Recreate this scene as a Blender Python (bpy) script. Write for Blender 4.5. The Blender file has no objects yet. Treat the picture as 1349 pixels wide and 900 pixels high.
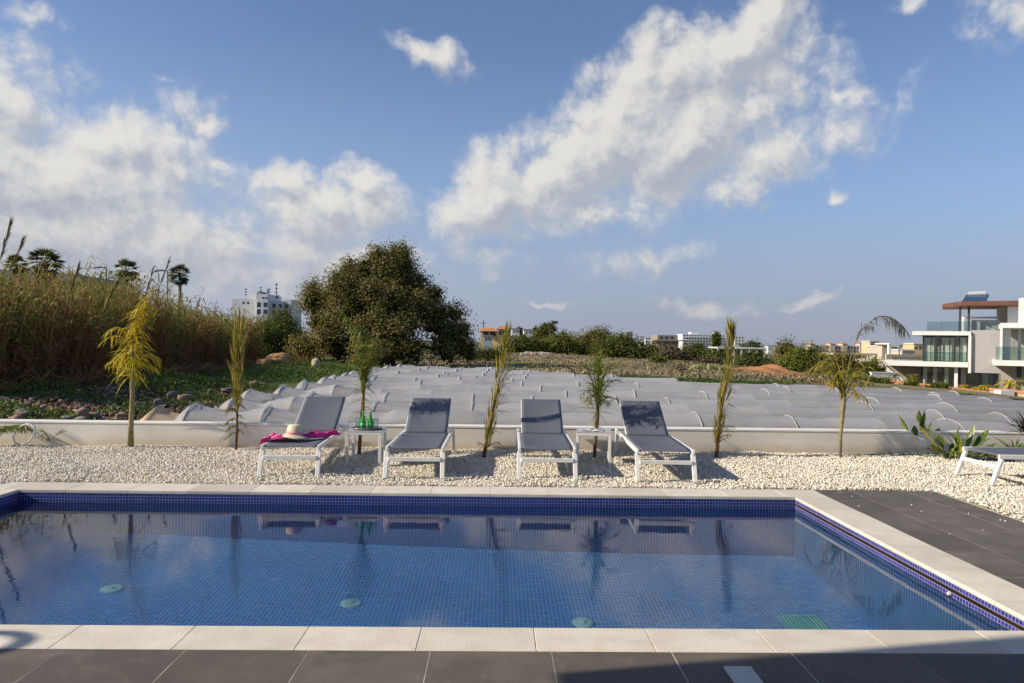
import bpy, math, random
import numpy as np
from mathutils import Vector, Matrix
R = math.radians
C = bpy.context.scene.collection
SC = bpy.context.scene
random.seed(7)
rng = np.random.default_rng(11)

# ------------------------------------------------------------------ camera
F = 960.0; W0 = 1349.0; H0 = 900.0; CH = 1.53
cam_d = bpy.data.cameras.new('camera'); cam = bpy.data.objects.new('camera', cam_d); C.objects.link(cam)
cam_d.sensor_width = 36; cam_d.lens = 36 * F / W0; cam_d.clip_start = 0.05; cam_d.clip_end = 6000
CM = Matrix.Rotation(R(-1.16), 4, 'Z') @ Matrix.Rotation(R(90), 4, 'X') @ Matrix.Rotation(0.014, 4, 'Z')
cam.matrix_world = Matrix.Translation((0, 0, CH)) @ CM
SC.camera = cam

# ------------------------------------------------------------------ light
SUN = Vector((1, 0.185, -0.59)).normalized()
sd = bpy.data.lights.new('sun', 'SUN'); sun = bpy.data.objects.new('sun', sd); C.objects.link(sun)
sd.energy = 4.9; sd.angle = R(0.53); sd.color = (1.0, 0.875, 0.69)
sun.rotation_euler = SUN.to_track_quat('-Z', 'Y').to_euler(); sun.location = (-30, -6, 20)
SC.view_settings.view_transform = 'Standard'; SC.view_settings.look = 'None'
SC.view_settings.exposure = 0.32; SC.view_settings.gamma = 1.0
SC.cycles.max_bounces = 10; SC.cycles.transparent_max_bounces = 24
SC.cycles.transmission_bounces = 6; SC.cycles.glossy_bounces = 4; SC.cycles.diffuse_bounces = 3
SC.cycles.use_denoising = True
SC.cycles.sample_clamp_indirect = 6.0


def ray(px, py):
    v = CM.to_3x3() @ Vector(((px - W0 / 2) / F, -(py - H0 / 2) / F, -1))
    return v


def at(px, py, Y):
    v = ray(px, py); return Vector((0, 0, CH)) + v * (Y / v.y)


def gp(px, py, z=0.0):
    v = ray(px, py); return Vector((0, 0, CH)) + v * ((z - CH) / v.z)


# ------------------------------------------------------------------ sky
world = bpy.data.worlds.new('World'); SC.world = world; world.use_nodes = True
wt = world.node_tree; wt.nodes.clear()


class NT:
    def __init__(s, t): s.t = t
    def n(s, ty, **kw):
        o = s.t.nodes.new(ty)
        for k, v in kw.items(): setattr(o, k, v)
        return o
    def l(s, a, b): s.t.links.new(a, b)
    def m(s, op, a, b=None, c=None, clamp=False):
        o = s.n('ShaderNodeMath', operation=op, use_clamp=clamp)
        for i, x in enumerate((a, b, c)):
            if x is None: continue
            if isinstance(x, (int, float)): o.inputs[i].default_value = x
            else: s.l(x, o.inputs[i])
        return o.outputs[0]
    def vm(s, op, a, b=None, sc=None):
        o = s.n('ShaderNodeVectorMath', operation=op)
        for i, x in enumerate((a, b)):
            if x is None: continue
            if isinstance(x, (tuple, list)): o.inputs[i].default_value = x
            else: s.l(x, o.inputs[i])
        if sc is not None: o.inputs['Scale'].default_value = sc
        return o.outputs[1] if op in ('LENGTH', 'DOT_PRODUCT') else o.outputs[0]
    def ss(s, x, a, b, lo=0.0, hi=1.0):
        o = s.n('ShaderNodeMapRange', interpolation_type='SMOOTHSTEP')
        s.l(x, o.inputs[0])
        for i, v in zip((1, 2, 3, 4), (a, b, lo, hi)): o.inputs[i].default_value = v
        return o.outputs[0]
    def mix(s, f, a, b, blend='MIX'):
        o = s.n('ShaderNodeMix', data_type='RGBA', blend_type=blend)
        for i, x in ((0, f), (6, a), (7, b)):
            if isinstance(x, (int, float)): o.inputs[i].default_value = x
            elif isinstance(x, (tuple, list)): o.inputs[i].default_value = (*x[:3], 1)
            else: s.l(x, o.inputs[i])
        return o.outputs[2]
    def noise(s, vec, scale, detail=4, rough=0.55, dist=0.0, dim='3D', w=None):
        o = s.n('ShaderNodeTexNoise', noise_dimensions=dim)
        if vec is not None: s.l(vec, o.inputs['Vector'])
        o.inputs['Scale'].default_value = scale; o.inputs['Detail'].default_value = detail
        o.inputs['Roughness'].default_value = rough; o.inputs['Distortion'].default_value = dist
        return o


w = NT(wt)
tc = w.n('ShaderNodeTexCoord')
sep = w.n('ShaderNodeSeparateXYZ'); w.l(tc.outputs['Generated'], sep.inputs[0])
az = w.m('ARCTAN2', sep.outputs[0], sep.outputs[1])
el = w.m('ARCSINE', w.m('MAXIMUM', w.m('MINIMUM', sep.outputs[2], 1.0), -1.0))
cmb = w.n('ShaderNodeCombineXYZ'); w.l(az, cmb.inputs[0]); w.l(el, cmb.inputs[1])

BL = [  # photo px, py, half width, half height, tilt (deg), weight
    (40, 235, 210, 95, 0, .9), (140, 185, 120, 40, 0, .75), (215, 215, 95, 38, -10, .6), (285, 210, 50, 18, 0, .55),
    (5, 130, 60, 38, -30, .7), (60, 310, 320, 95, 0, .9), (215, 262, 45, 20, 0, .45), (272, 153, 34, 20, 25, .5),
    (-150, 220, 240, 160, 0, .9), (218, 100, 22, 9, 0, .28), (225, 135, 40, 26, 0, .4),
    (385, 242, 48, 36, 0, .7), (476, 236, 44, 30, 0, .7), (435, 285, 105, 58, 10, .8), (330, 328, 120, 28, 0, .5),
    (420, 350, 190, 50, 0, .6), (250, 350, 200, 50, 0, .55), (510, 280, 50, 40, 0, .4),
    (600, 278, 60, 42, 30, .6), (650, 262, 90, 62, 30, .85), (735, 222, 110, 62, 20, .9), (820, 175, 120, 85, 40, 1.0),
    (880, 95, 95, 62, 30, .85), (960, 60, 100, 60, 30, .85), (1015, 15, 70, 48, 60, .8), (890, 190, 150, 75, 20, .95),
    (1000, 130, 110, 70, 30, .72), (1000, 215, 130, 55, 15, .62), (1090, 175, 80, 42, 25, .5), (1110, 122, 55, 20, 10, .45),
    (780, 285, 200, 36, 5, .5), (1060, 110, 40, 50, 60, .35), (1200, 120, 50, 30, 30, .28),
    (565, 66, 50, 22, -12, .55), (610, 70, 30, 12, -20, .3), (1325, 18, 55, 42, 0, .5), (1205, 0, 40, 14, 0, .4), (40, 8, 50, 16, 0, .4),
    (850, 342, 90, 30, 8, .42), (1072, 393, 34, 9, 12, .55), (925, 400, 80, 13, 0, .5), (720, 394, 60, 7, 0, .4),
    (625, 345, 50, 30, 0, .4), (1101, 258, 20, 12, 0, .4), (690, 340, 160, 30, 0, .25),
]


def cloud_group():
    g = bpy.data.node_groups.new('cloud_field', 'ShaderNodeTree')
    g.interface.new_socket('P', in_out='INPUT', socket_type='NodeSocketVector')
    g.interface.new_socket('F', in_out='OUTPUT', socket_type='NodeSocketFloat')
    q = NT(g); gi = q.n('NodeGroupInput'); go = q.n('NodeGroupOutput')
    P = gi.outputs[0]
    n1 = q.noise(P, 9.0, 3, .55); n2 = q.noise(P, 34.0, 3, .6)
    w1 = q.vm('SCALE', q.vm('SUBTRACT', n1.outputs['Color'], (.5, .5, .5)), sc=.085)
    w2 = q.vm('SCALE', q.vm('SUBTRACT', n2.outputs['Color'], (.5, .5, .5)), sc=.030)
    PW = q.vm('ADD', P, q.vm('ADD', w1, w2))
    flat = q.vm('MULTIPLY', PW, (1, 1, 0))
    tot = None
    for (px, py, a, b, t, wt_) in BL:
        v = ray(px, py).normalized()
        mp = q.n('ShaderNodeMapping', vector_type='TEXTURE')
        mp.inputs['Location'].default_value = (math.atan2(v.x, v.y), math.asin(v.z), 0)
        mp.inputs['Rotation'].default_value = (0, 0, R(t))
        mp.inputs['Scale'].default_value = (a * 1.35 / F, b * 1.35 / F, 1)
        q.l(flat, mp.inputs['Vector'])
        gr = q.n('ShaderNodeTexGradient', gradient_type='SPHERICAL'); q.l(mp.outputs[0], gr.inputs[0])
        x = q.m('MULTIPLY', gr.outputs['Fac'], wt_ * 1.5)
        tot = x if tot is None else q.m('SMOOTH_MAX', tot, x, .12)
    f1 = q.noise(PW, 15.0, 9, .62)
    f2 = q.noise(PW, 70.0, 5, .6)
    pres = q.ss(tot, 0.02, .35)
    fb = q.m('ADD', q.m('MULTIPLY', q.m('SUBTRACT', f1.outputs['Fac'], .5), .62), q.m('MULTIPLY', q.m('SUBTRACT', f2.outputs['Fac'], .5), .25))
    pv = q.vm('ADD', P, q.vm('SCALE', q.vm('SUBTRACT', q.noise(P, 22.0, 3, .6).outputs['Color'], (.5, .5, .5)), sc=.035))
    for sc_, am in ((13.0, .42), (29.0, .28), (64.0, .16), (140.0, .09)):
        vo = q.n('ShaderNodeTexVoronoi', feature='SMOOTH_F1', voronoi_dimensions='2D'); q.l(pv, vo.inputs['Vector']); vo.inputs['Scale'].default_value = sc_; vo.inputs['Smoothness'].default_value = .35
        fb = q.m('ADD', fb, q.m('MULTIPLY', q.m('SUBTRACT', .42, vo.outputs['Distance']), am))
    q.l(q.m('ADD', tot, q.m('MULTIPLY', fb, pres)), go.inputs[0])
    return g


CG = cloud_group()
cg1 = w.n('ShaderNodeGroup'); cg1.node_tree = CG; w.l(cmb.outputs[0], cg1.inputs[0])
off = w.vm('ADD', cmb.outputs[0], (-.014, .020, 0))
cg2 = w.n('ShaderNodeGroup'); cg2.node_tree = CG; w.l(off, cg2.inputs[0])
Fd, Fo = cg1.outputs[0], cg2.outputs[0]
dens = w.ss(Fd, .12, .86)
lit = w.ss(w.m('SUBTRACT', Fd, Fo), -.42, .50)
thick = w.ss(Fd, .35, 1.3)
bright = w.m('SUBTRACT', w.m('ADD', lit, .18), w.m('MULTIPLY', thick, .22), clamp=True)
sky = w.n('ShaderNodeTexSky', sky_type='NISHITA', sun_disc=False)
sky.sun_elevation = math.asin(-SUN.z); sky.sun_rotation = math.atan2(-SUN.x, -SUN.y) % (2 * math.pi)
sky.altitude = 0; sky.air_density = 1.0; sky.dust_density = 0.35; sky.ozone_density = 2.2
STR = .094
lowh = w.ss(el, -.02, .42)
hz = w.m('SUBTRACT', 1.0, lowh)
# Nishita gives whiter horizons than this sea air had: pull the low band to the blue grey of the day
skyc = w.mix(1.0, sky.outputs[0], (.97, .985, 1.12), 'MULTIPLY')
skyc = w.mix(w.m('MULTIPLY', hz, .66), skyc, (2.15, 3.05, 4.9))
skyc = w.mix(w.ss(el, -.02, .22, .85, 0.0), skyc, (2.75, 2.98, 3.8))
leftf = w.ss(az, .35, -.70, 0.05, .50)
skyc = w.mix(w.m('MULTIPLY', leftf, hz), skyc, (4.6, 5.2, 6.3))
cc = w.mix(bright, (3.5, 3.8, 4.35), (6.9, 6.65, 6.2))
cc = w.mix(w.ss(el, .0, .2, .6, 0.0), cc, (3.4, 3.5, 4.15))
allc = w.mix(w.m('MULTIPLY', dens, .92), skyc, cc)
bg = w.n('ShaderNodeBackground'); w.l(allc, bg.inputs[0]); bg.inputs[1].default_value = STR
wo = w.n('ShaderNodeOutputWorld'); w.l(bg.outputs[0], wo.inputs[0])
world.cycles.sampling_method = 'MANUAL'; world.cycles.sample_map_resolution = 512

# ------------------------------------------------------------------ materials
MATS = {}


def pmat(name, col, rough=.6, var=0.0, vscale=8.0, col2=None, bump=0.0, bscale=40.0, tint=None, metal=0.0,
         spec=.5, trans=0.0, transl=0.0, thin=0.0):
    """principled; col2 = noise mate; tint = colour mixed in by per-face attribute 'tint'"""
    if name in MATS: return MATS[name]
    m = bpy.data.materials.new(name); m.use_nodes = True
    t = NT(m.node_tree); t.t.nodes.clear()
    out = t.n('ShaderNodeOutputMaterial'); b = t.n('ShaderNodeBsdfPrincipled')
    tcn = t.n('ShaderNodeTexCoord'); P = tcn.outputs['Object']
    base = None
    if col2 is not None or var > 0:
        c2 = col2 if col2 is not None else tuple(min(1, c * (1 - var)) for c in col)
        nz = t.noise(P, vscale, 5, .6)
        base = t.mix(t.ss(nz.outputs['Fac'], .35, .65), col, c2)
    if tint is not None:
        a = t.n('ShaderNodeAttribute', attribute_name='tint')
        base = t.mix(a.outputs['Fac'], base if base is not None else col, tint)
    if base is None: b.inputs['Base Color'].default_value = (*col, 1)
    else: t.l(base, b.inputs['Base Color'])
    b.inputs['Roughness'].default_value = rough; b.inputs['Metallic'].default_value = metal
    b.inputs['Specular IOR Level'].default_value = spec
    b.inputs['Transmission Weight'].default_value = trans
    if bump > 0:
        nb = t.noise(P, bscale, 4, .6); bp = t.n('ShaderNodeBump'); bp.inputs['Strength'].default_value = min(1, bump)
        bp.inputs['Distance'].default_value = .01
        t.l(nb.outputs['Fac'], bp.inputs['Height']); t.l(bp.outputs[0], b.inputs['Normal'])
    sh = b.outputs[0]
    if transl > 0:
        tr = t.n('ShaderNodeBsdfTranslucent')
        if base is None: tr.inputs[0].default_value = (*col, 1)
        else: t.l(base, tr.inputs[0])
        mx = t.n('ShaderNodeMixShader'); mx.inputs[0].default_value = transl
        t.l(sh, mx.inputs[1]); t.l(tr.outputs[0], mx.inputs[2]); sh = mx.outputs[0]
    if thin > 0:
        tp = t.n('ShaderNodeBsdfTransparent')
        mx = t.n('ShaderNodeMixShader'); mx.inputs[0].default_value = thin
        t.l(sh, mx.inputs[1]); t.l(tp.outputs[0], mx.inputs[2]); sh = mx.outputs[0]
    t.l(sh, out.inputs[0])
    MATS[name] = m; return m


def add_patina(m, col, scale, lo, hi, amt, stretch=(1, 1, 1)):
    q = NT(m.node_tree); bs = [n for n in q.t.nodes if n.type == 'BSDF_PRINCIPLED'][0]; src = bs.inputs['Base Color'].links[0].from_socket
    P = q.vm('MULTIPLY', q.n('ShaderNodeTexCoord').outputs['Object'], stretch)
    n1 = q.noise(P, scale, 8, .68, .6)
    q.l(q.mix(q.ss(n1.outputs['Fac'], lo, hi, 0, amt), src, col), bs.inputs['Base Color'])


def mosaic_mat(name, c1, c2, grout, plane, size=.0300, gw=.085):
    """small glass tiles: random blue per tile and pale grout; plane = which object axes carry the grid"""
    m = bpy.data.materials.new(name); m.use_nodes = True
    t = NT(m.node_tree); t.t.nodes.clear()
    out = t.n('ShaderNodeOutputMaterial'); b = t.n('ShaderNodeBsdfPrincipled')
    tcn = t.n('ShaderNodeTexCoord'); s = t.n('ShaderNodeSeparateXYZ'); t.l(tcn.outputs['Object'], s.inputs[0])
    u = t.m('DIVIDE', s.outputs[plane[0]], size); v = t.m('DIVIDE', s.outputs[plane[1]], size)
    fu, fv = t.m('FRACT', u), t.m('FRACT', v)
    du = t.m('ABSOLUTE', t.m('SUBTRACT', fu, .5)); dv = t.m('ABSOLUTE', t.m('SUBTRACT', fv, .5))
    g = t.m('GREATER_THAN', t.m('MAXIMUM', du, dv), .5 - gw)
    cx = t.n('ShaderNodeCombineXYZ'); t.l(t.m('FLOOR', u), cx.inputs[0]); t.l(t.m('FLOOR', v), cx.inputs[1])
    wn = t.n('ShaderNodeTexWhiteNoise', noise_dimensions='2D'); t.l(cx.outputs[0], wn.inputs['Vector'])
    tile = t.mix(wn.outputs['Value'], c1, c2)
    big = t.noise(tcn.outputs['Object'], 1.3, 4, .6)
    tile = t.mix(t.ss(big.outputs['Fac'], .4, .65, 0, .25), tile, tuple(min(1, x * 1.4 + .01) for x in c2))
    t.l(t.mix(g, tile, grout), b.inputs['Base Color'])
    rg = t.m('ADD', t.m('MULTIPLY', g, .5), .15); t.l(rg, b.inputs['Roughness'])
    t.l(b.outputs[0], out.inputs[0]); MATS[name] = m; return m


def attr_ramp_mat(name, stops, rough=.7, transl=0.0, var=.0, spec=.3, bump=0):
    """colour picked from a ramp by the per-face attribute 'tint'"""
    m = bpy.data.materials.new(name); m.use_nodes = True
    t = NT(m.node_tree); t.t.nodes.clear()
    out = t.n('ShaderNodeOutputMaterial'); b = t.n('ShaderNodeBsdfPrincipled')
    a = t.n('ShaderNodeAttribute', attribute_name='tint')
    cr = t.n('ShaderNodeValToRGB'); t.l(a.outputs['Fac'], cr.inputs[0])
    while len(cr.color_ramp.elements) < len(stops): cr.color_ramp.elements.new(.5)
    for e, (p, c) in zip(cr.color_ramp.elements, stops): e.position = p; e.color = (*c, 1)
    t.l(cr.outputs[0], b.inputs['Base Color']); b.inputs['Roughness'].default_value = rough
    b.inputs['Specular IOR Level'].default_value = spec
    sh = b.outputs[0]
    if transl > 0:
        tr = t.n('ShaderNodeBsdfTranslucent'); t.l(cr.outputs[0], tr.inputs[0])
        mx = t.n('ShaderNodeMixShader'); mx.inputs[0].default_value = transl
        t.l(sh, mx.inputs[1]); t.l(tr.outputs[0], mx.inputs[2]); sh = mx.outputs[0]
    t.l(sh, out.inputs[0]); MATS[name] = m; return m


# ------------------------------------------------------------------ mesh helpers
class MB:
    def __init__(s): s.v = []; s.f = []; s.t = []; s.mi = []
    def add(s, vs, fs, tint=0.0, mi=0):
        o = len(s.v); s.v += [tuple(x) for x in vs]
        for f in fs: s.f.append(tuple(o + i for i in f)); s.t.append(tint); s.mi.append(mi)
        return s
    def box(s, x0, x1, y0, y1, z0, z1, tint=0.0, M=None, mi=0):
        vs = [Vector((x, y, z)) for z in (z0, z1) for (x, y) in ((x0, y0), (x1, y0), (x1, y1), (x0, y1))]
        if M is not None: vs = [M @ v for v in vs]
        return s.add(vs, [(0, 3, 2, 1), (4, 5, 6, 7), (0, 1, 5, 4), (1, 2, 6, 5), (2, 3, 7, 6), (3, 0, 4, 7)], tint, mi)
    def beam(s, p, q, w, h, up=(0, 0, 1), tint=0.0, w2=None, h2=None):
        p, q = Vector(p), Vector(q); d = (q - p).normalized(); sd_ = d.cross(Vector(up)).normalized(); u = sd_.cross(d)
        w2 = w2 or w; h2 = h2 or h
        vs = [c + sd_ * a * ww / 2 + u * b * hh / 2 for c, ww, hh in ((p, w, h), (q, w2, h2)) for a, b in ((-1, -1), (1, -1), (1, 1), (-1, 1))]
        return s.add(vs, [(0, 1, 2, 3), (7, 6, 5, 4), (0, 4, 5, 1), (1, 5, 6, 2), (2, 6, 7, 3), (3, 7, 4, 0)], tint)
    def tube(s, pts, r, n=8, tint=0.0, cap=True):
        pts = [Vector(p) for p in pts]; rs = r if isinstance(r, (list, tuple)) else [r] * len(pts)
        o = len(s.v); up = None
        for i, p in enumerate(pts):
            d = (pts[min(i + 1, len(pts) - 1)] - pts[max(i - 1, 0)]).normalized()
            a = up if up is not None else (Vector((1, 0, 0)) if abs(d.x) < .9 else Vector((0, 1, 0)))
            x = (a - d * a.dot(d)).normalized(); y = d.cross(x); up = x
            for k in range(n):
                t_ = 2 * math.pi * k / n; s.v.append(tuple(p + (x * math.cos(t_) + y * math.sin(t_)) * rs[i]))
        for i in range(len(pts) - 1):
            for k in range(n):
                s.f.append((o + i * n + k, o + i * n + (k + 1) % n, o + (i + 1) * n + (k + 1) % n, o + (i + 1) * n + k)); s.t.append(tint); s.mi.append(0)
        if cap:
            s.f.append(tuple(o + k for k in reversed(range(n)))); s.t.append(tint); s.mi.append(0)
            s.f.append(tuple(o + (len(pts) - 1) * n + k for k in range(n))); s.t.append(tint); s.mi.append(0)
        return s
    def lathe(s, prof, c=(0, 0, 0), n=24, tint=0.0):
        o = len(s.v)
        for r, z in prof:
            for k in range(n):
                t_ = 2 * math.pi * k / n; s.v.append((c[0] + r * math.cos(t_), c[1] + r * math.sin(t_), c[2] + z))
        for i in range(len(prof) - 1):
            for k in range(n):
                s.f.append((o + i * n + k, o + i * n + (k + 1) % n, o + (i + 1) * n + (k + 1) % n, o + (i + 1) * n + k)); s.t.append(tint); s.mi.append(0)
        return s
    def prism(s, poly, z0, z1, tint=0.0):
        n = len(poly); vs = [(x, y, z0) for x, y in poly] + [(x, y, z1) for x, y in poly]
        fs = [tuple(reversed(range(n))), tuple(range(n, 2 * n))] + [(i, (i + 1) % n, n + (i + 1) % n, n + i) for i in range(n)]
        return s.add(vs, fs, tint)
    def build(s, name, mat, parent=None, smooth=False, bevel=0.0, loc=None):
        me = bpy.data.meshes.new(name)
        v = s.v
        if loc is not None: v = [(a - loc[0], b - loc[1], c - loc[2]) for a, b, c in s.v]
        me.from_pydata(v, [], s.f); me.update()
        for m in (mat if isinstance(mat, (list, tuple)) else [mat]): me.materials.append(m)
        at_ = me.attributes.new('tint', 'FLOAT', 'FACE'); at_.data.foreach_set('value', s.t)
        if any(s.mi): me.polygons.foreach_set('material_index', s.mi)
        if smooth: me.polygons.foreach_set('use_smooth', [True] * len(me.polygons))
        o = bpy.data.objects.new(name, me); C.objects.link(o)
        if loc is not None: o.location = loc
        if parent is not None: o.parent = parent
        if bevel > 0:
            b = o.modifiers.new('bevel', 'BEVEL'); b.width = bevel; b.segments = 2; b.limit_method = 'ANGLE'
        return o


def np_mesh(name, V, Fq, mat, tint=None, parent=None, smooth=False):
    """V (n,3), Fq (m,k) with constant k"""
    me = bpy.data.meshes.new(name); V = np.ascontiguousarray(V, np.float32); Fq = np.ascontiguousarray(Fq, np.int32)
    m_, k = Fq.shape
    me.vertices.add(len(V)); me.vertices.foreach_set('co', V.ravel())
    me.loops.add(m_ * k); me.loops.foreach_set('vertex_index', Fq.ravel())
    me.polygons.add(m_); me.polygons.foreach_set('loop_start', np.arange(0, m_ * k, k, dtype=np.int32))
    try: me.polygons.foreach_set('loop_total', np.full(m_, k, np.int32))
    except Exception: pass
    me.update(calc_edges=True)
    if tint is not None:
        a = me.attributes.new('tint', 'FLOAT', 'FACE'); a.data.foreach_set('value', np.ascontiguousarray(tint, np.float32))
    if smooth: me.polygons.foreach_set('use_smooth', np.ones(m_, bool))
    me.materials.append(mat)
    o = bpy.data.objects.new(name, me); C.objects.link(o)
    if parent is not None: o.parent = parent
    return o


def tag(o, label=None, cat=None, group=None, kind=None):
    if label: o['label'] = label
    if cat: o['category'] = cat
    if group: o['group'] = group
    if kind: o['kind'] = kind
    return o


def empty(name, loc, rz=0.0, label=None, cat=None, group=None):
    o = bpy.data.objects.new(name, None); C.objects.link(o); o.location = loc; o.rotation_euler = (0, 0, rz)
    o.empty_display_size = .1
    return tag(o, label, cat, group)


def kids(o): return [c for c in bpy.data.objects if c.parent is o]


def copy_tree(o, parent=None):
    ch = kids(o)
    c = o.copy(); C.objects.link(c); c.parent = parent
    for k in ch: copy_tree(k, c)
    return c


def struct(o, kind='structure'): o['kind'] = kind; return o


def unit(v):
    return v / np.maximum(np.linalg.norm(v, axis=1, keepdims=True), 1e-9)


def leaves(cent, dirs, length, width, tint=None, fold=0.0, nrm=None):
    """kite shaped leaves; cent (n,3) base points"""
    n = len(cent); d = unit(dirs); a = unit(rng.normal(size=(n, 3)));
    if nrm is not None: a = unit(nrm * 1.0 + a * .75)
    s = unit(np.cross(d, a))
    L = np.broadcast_to(np.asarray(length, float).reshape(-1, 1), (n, 1)); Wd = np.broadcast_to(np.asarray(width, float).reshape(-1, 1), (n, 1))
    p0 = cent; p2 = cent + d * L; mid = cent + d * L * .45
    V = np.stack([p0, mid + s * Wd / 2, p2, mid - s * Wd / 2], 1).reshape(-1, 3)
    Fq = np.arange(4 * n).reshape(n, 4)
    return V, Fq


def terr(X, Y):
    """lie of the land: level behind the garden, falling away to the right"""
    X = np.asarray(X, float); Y = np.asarray(Y, float)
    g = -np.minimum(np.maximum(X - 2, 0) ** 2 * .0016, 3.0)
    wob = .12 * np.sin(X * .21 + 1.3) * np.sin(Y * .17) + .06 * np.sin(X * .63) * np.cos(Y * .51)
    f = np.clip((Y - 33) / 20, 0, 1) * np.clip(1.2 - Y / 200, 0, 1)
    bank = .25 * np.exp(-((X + 9.5) / 1.6) ** 2) * np.clip((Y - 11) / 3, 0, 1)
    return g + wob * f + bank


# ------------------------------------------------------------------ terrain
XG = (-13.5, 13.5); YG = (-12.0, 10.50)
POOL = (-4.71, 3.03, 3.90, 7.30)     # x0 x1 y0 y1
COPE = (-5.03, 3.37, 3.60, 7.67)


def build_terrain():
    xs = np.unique(np.round(np.concatenate([np.linspace(-2500, -80, 14), np.linspace(-80, -13.5, 36), np.linspace(-13.5, 13.5, 41),
                                            np.linspace(13.5, 110, 70), np.linspace(110, 2500, 16)]), 3))
    ys = np.unique(np.round(np.concatenate([np.linspace(-300, -12, 8), np.linspace(-12, 10.5, 12), np.linspace(10.5, 90, 110), np.linspace(90, 300, 40),
                                            np.linspace(300, 4500, 14)]), 3))
    X, Y = np.meshgrid(xs, ys); Z = terr(X, Y) - .02
    V = np.stack([X, Y, Z], -1).reshape(-1, 3)
    nx, ny = len(xs), len(ys); fs = []
    for j in range(ny - 1):
        for i in range(nx - 1):
            cx, cy = (xs[i] + xs[i + 1]) / 2, (ys[j] + ys[j + 1]) / 2
            if XG[0] < cx < XG[1] and YG[0] < cy < YG[1]: continue
            a = j * nx + i; fs.append((a, a + 1, a + nx + 1, a + nx))
    m = bpy.data.materials.new('field_ground'); m.use_nodes = True; t = NT(m.node_tree); t.t.nodes.clear()
    out = t.n('ShaderNodeOutputMaterial'); b = t.n('ShaderNodeBsdfPrincipled')
    P = t.n('ShaderNodeTexCoord').outputs['Object']; s = t.n('ShaderNodeSeparateXYZ'); t.l(P, s.inputs[0])
    n1 = t.noise(P, .16, 6, .65); n2 = t.noise(P, 1.1, 6, .7); n3 = t.noise(P, .05, 3, .5)
    dry = t.mix(n2.outputs['Fac'], (.19, .145, .085), (.34, .27, .17))
    soil = t.mix(n2.outputs['Fac'], (.11, .065, .04), (.2, .13, .08))
    grass = t.mix(n2.outputs['Fac'], (.055, .085, .02), (.12, .17, .04))
    c = t.mix(t.ss(n1.outputs['Fac'], .50, .60), dry, grass)
    # green strip along the edge of the plastic and the lawn at its left
    bp = t.m('ADD', s.outputs[1], t.m('MULTIPLY', n1.outputs['Fac'], 8.0))
    c = t.mix(t.ss(bp, 44, 37, 0, .85), c, grass)
    lf = t.m('ADD', s.outputs[0], t.m('MULTIPLY', n1.outputs['Fac'], 6.0))
    c = t.mix(t.ss(lf, -4.2, -6.0, 0, 1), c, t.mix(t.ss(n3.outputs['Fac'], .42, .5), soil, grass))
    nearb = t.m('MULTIPLY', t.ss(s.outputs[1], 24, 19), t.ss(s.outputs[0], -4, -5))
    c = t.mix(nearb, c, soil)
    far = t.ss(s.outputs[1], 130, 400, 0, .7)
    c = t.mix(far, c, (.16, .16, .11))
    t.l(c, b.inputs['Base Color']); b.inputs['Roughness'].default_value = .95; b.inputs['Specular IOR Level'].default_value = .1
    bp_ = t.n('ShaderNodeBump'); bp_.inputs['Strength'].default_value = .8; bp_.inputs['Distance'].default_value = .12
    t.l(t.noise(P, 2.5, 8, .7).outputs['Fac'], bp_.inputs['Height']); t.l(bp_.outputs[0], b.inputs['Normal'])
    t.l(b.outputs[0], out.inputs[0])
    o = np_mesh('ground', V, np.array(fs), m, smooth=True); struct(o)


build_terrain()

# ------------------------------------------------------------------ pool
POOL_W = -.12
FL = lambda X: -1.20 - .075 * (X + 4.95)
x0, x1, y0, y1 = POOL
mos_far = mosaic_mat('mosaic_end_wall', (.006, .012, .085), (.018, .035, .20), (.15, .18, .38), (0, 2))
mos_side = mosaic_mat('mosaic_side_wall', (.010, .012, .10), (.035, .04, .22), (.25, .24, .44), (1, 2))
mos_mid = mosaic_mat('mosaic_under_water_lightened', (.04, .10, .36), (.08, .17, .48), (.25, .32, .58), (0, 2))  # end wall lightened below water: brightness of its band put into the tiles
mos_sun = mosaic_mat('mosaic_right_wall_sunlit', (.03, .13, .36), (.07, .22, .46), (.30, .44, .56), (1, 2), size=.034, gw=.09)  # brighter copy for the right wall, sunlight put into its colour
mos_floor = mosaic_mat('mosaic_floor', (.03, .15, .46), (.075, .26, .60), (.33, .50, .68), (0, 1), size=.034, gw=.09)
pw = MB()
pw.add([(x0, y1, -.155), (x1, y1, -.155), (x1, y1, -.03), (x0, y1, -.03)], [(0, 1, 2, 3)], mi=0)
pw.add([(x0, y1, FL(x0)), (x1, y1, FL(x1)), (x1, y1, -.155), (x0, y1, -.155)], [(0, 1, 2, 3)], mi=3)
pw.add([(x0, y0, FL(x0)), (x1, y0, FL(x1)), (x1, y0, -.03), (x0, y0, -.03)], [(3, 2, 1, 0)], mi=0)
pw.add([(x0, y0, FL(x0)), (x0, y1, FL(x0)), (x0, y1, -.03), (x0, y0, -.03)], [(0, 1, 2, 3)], mi=1)
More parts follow.
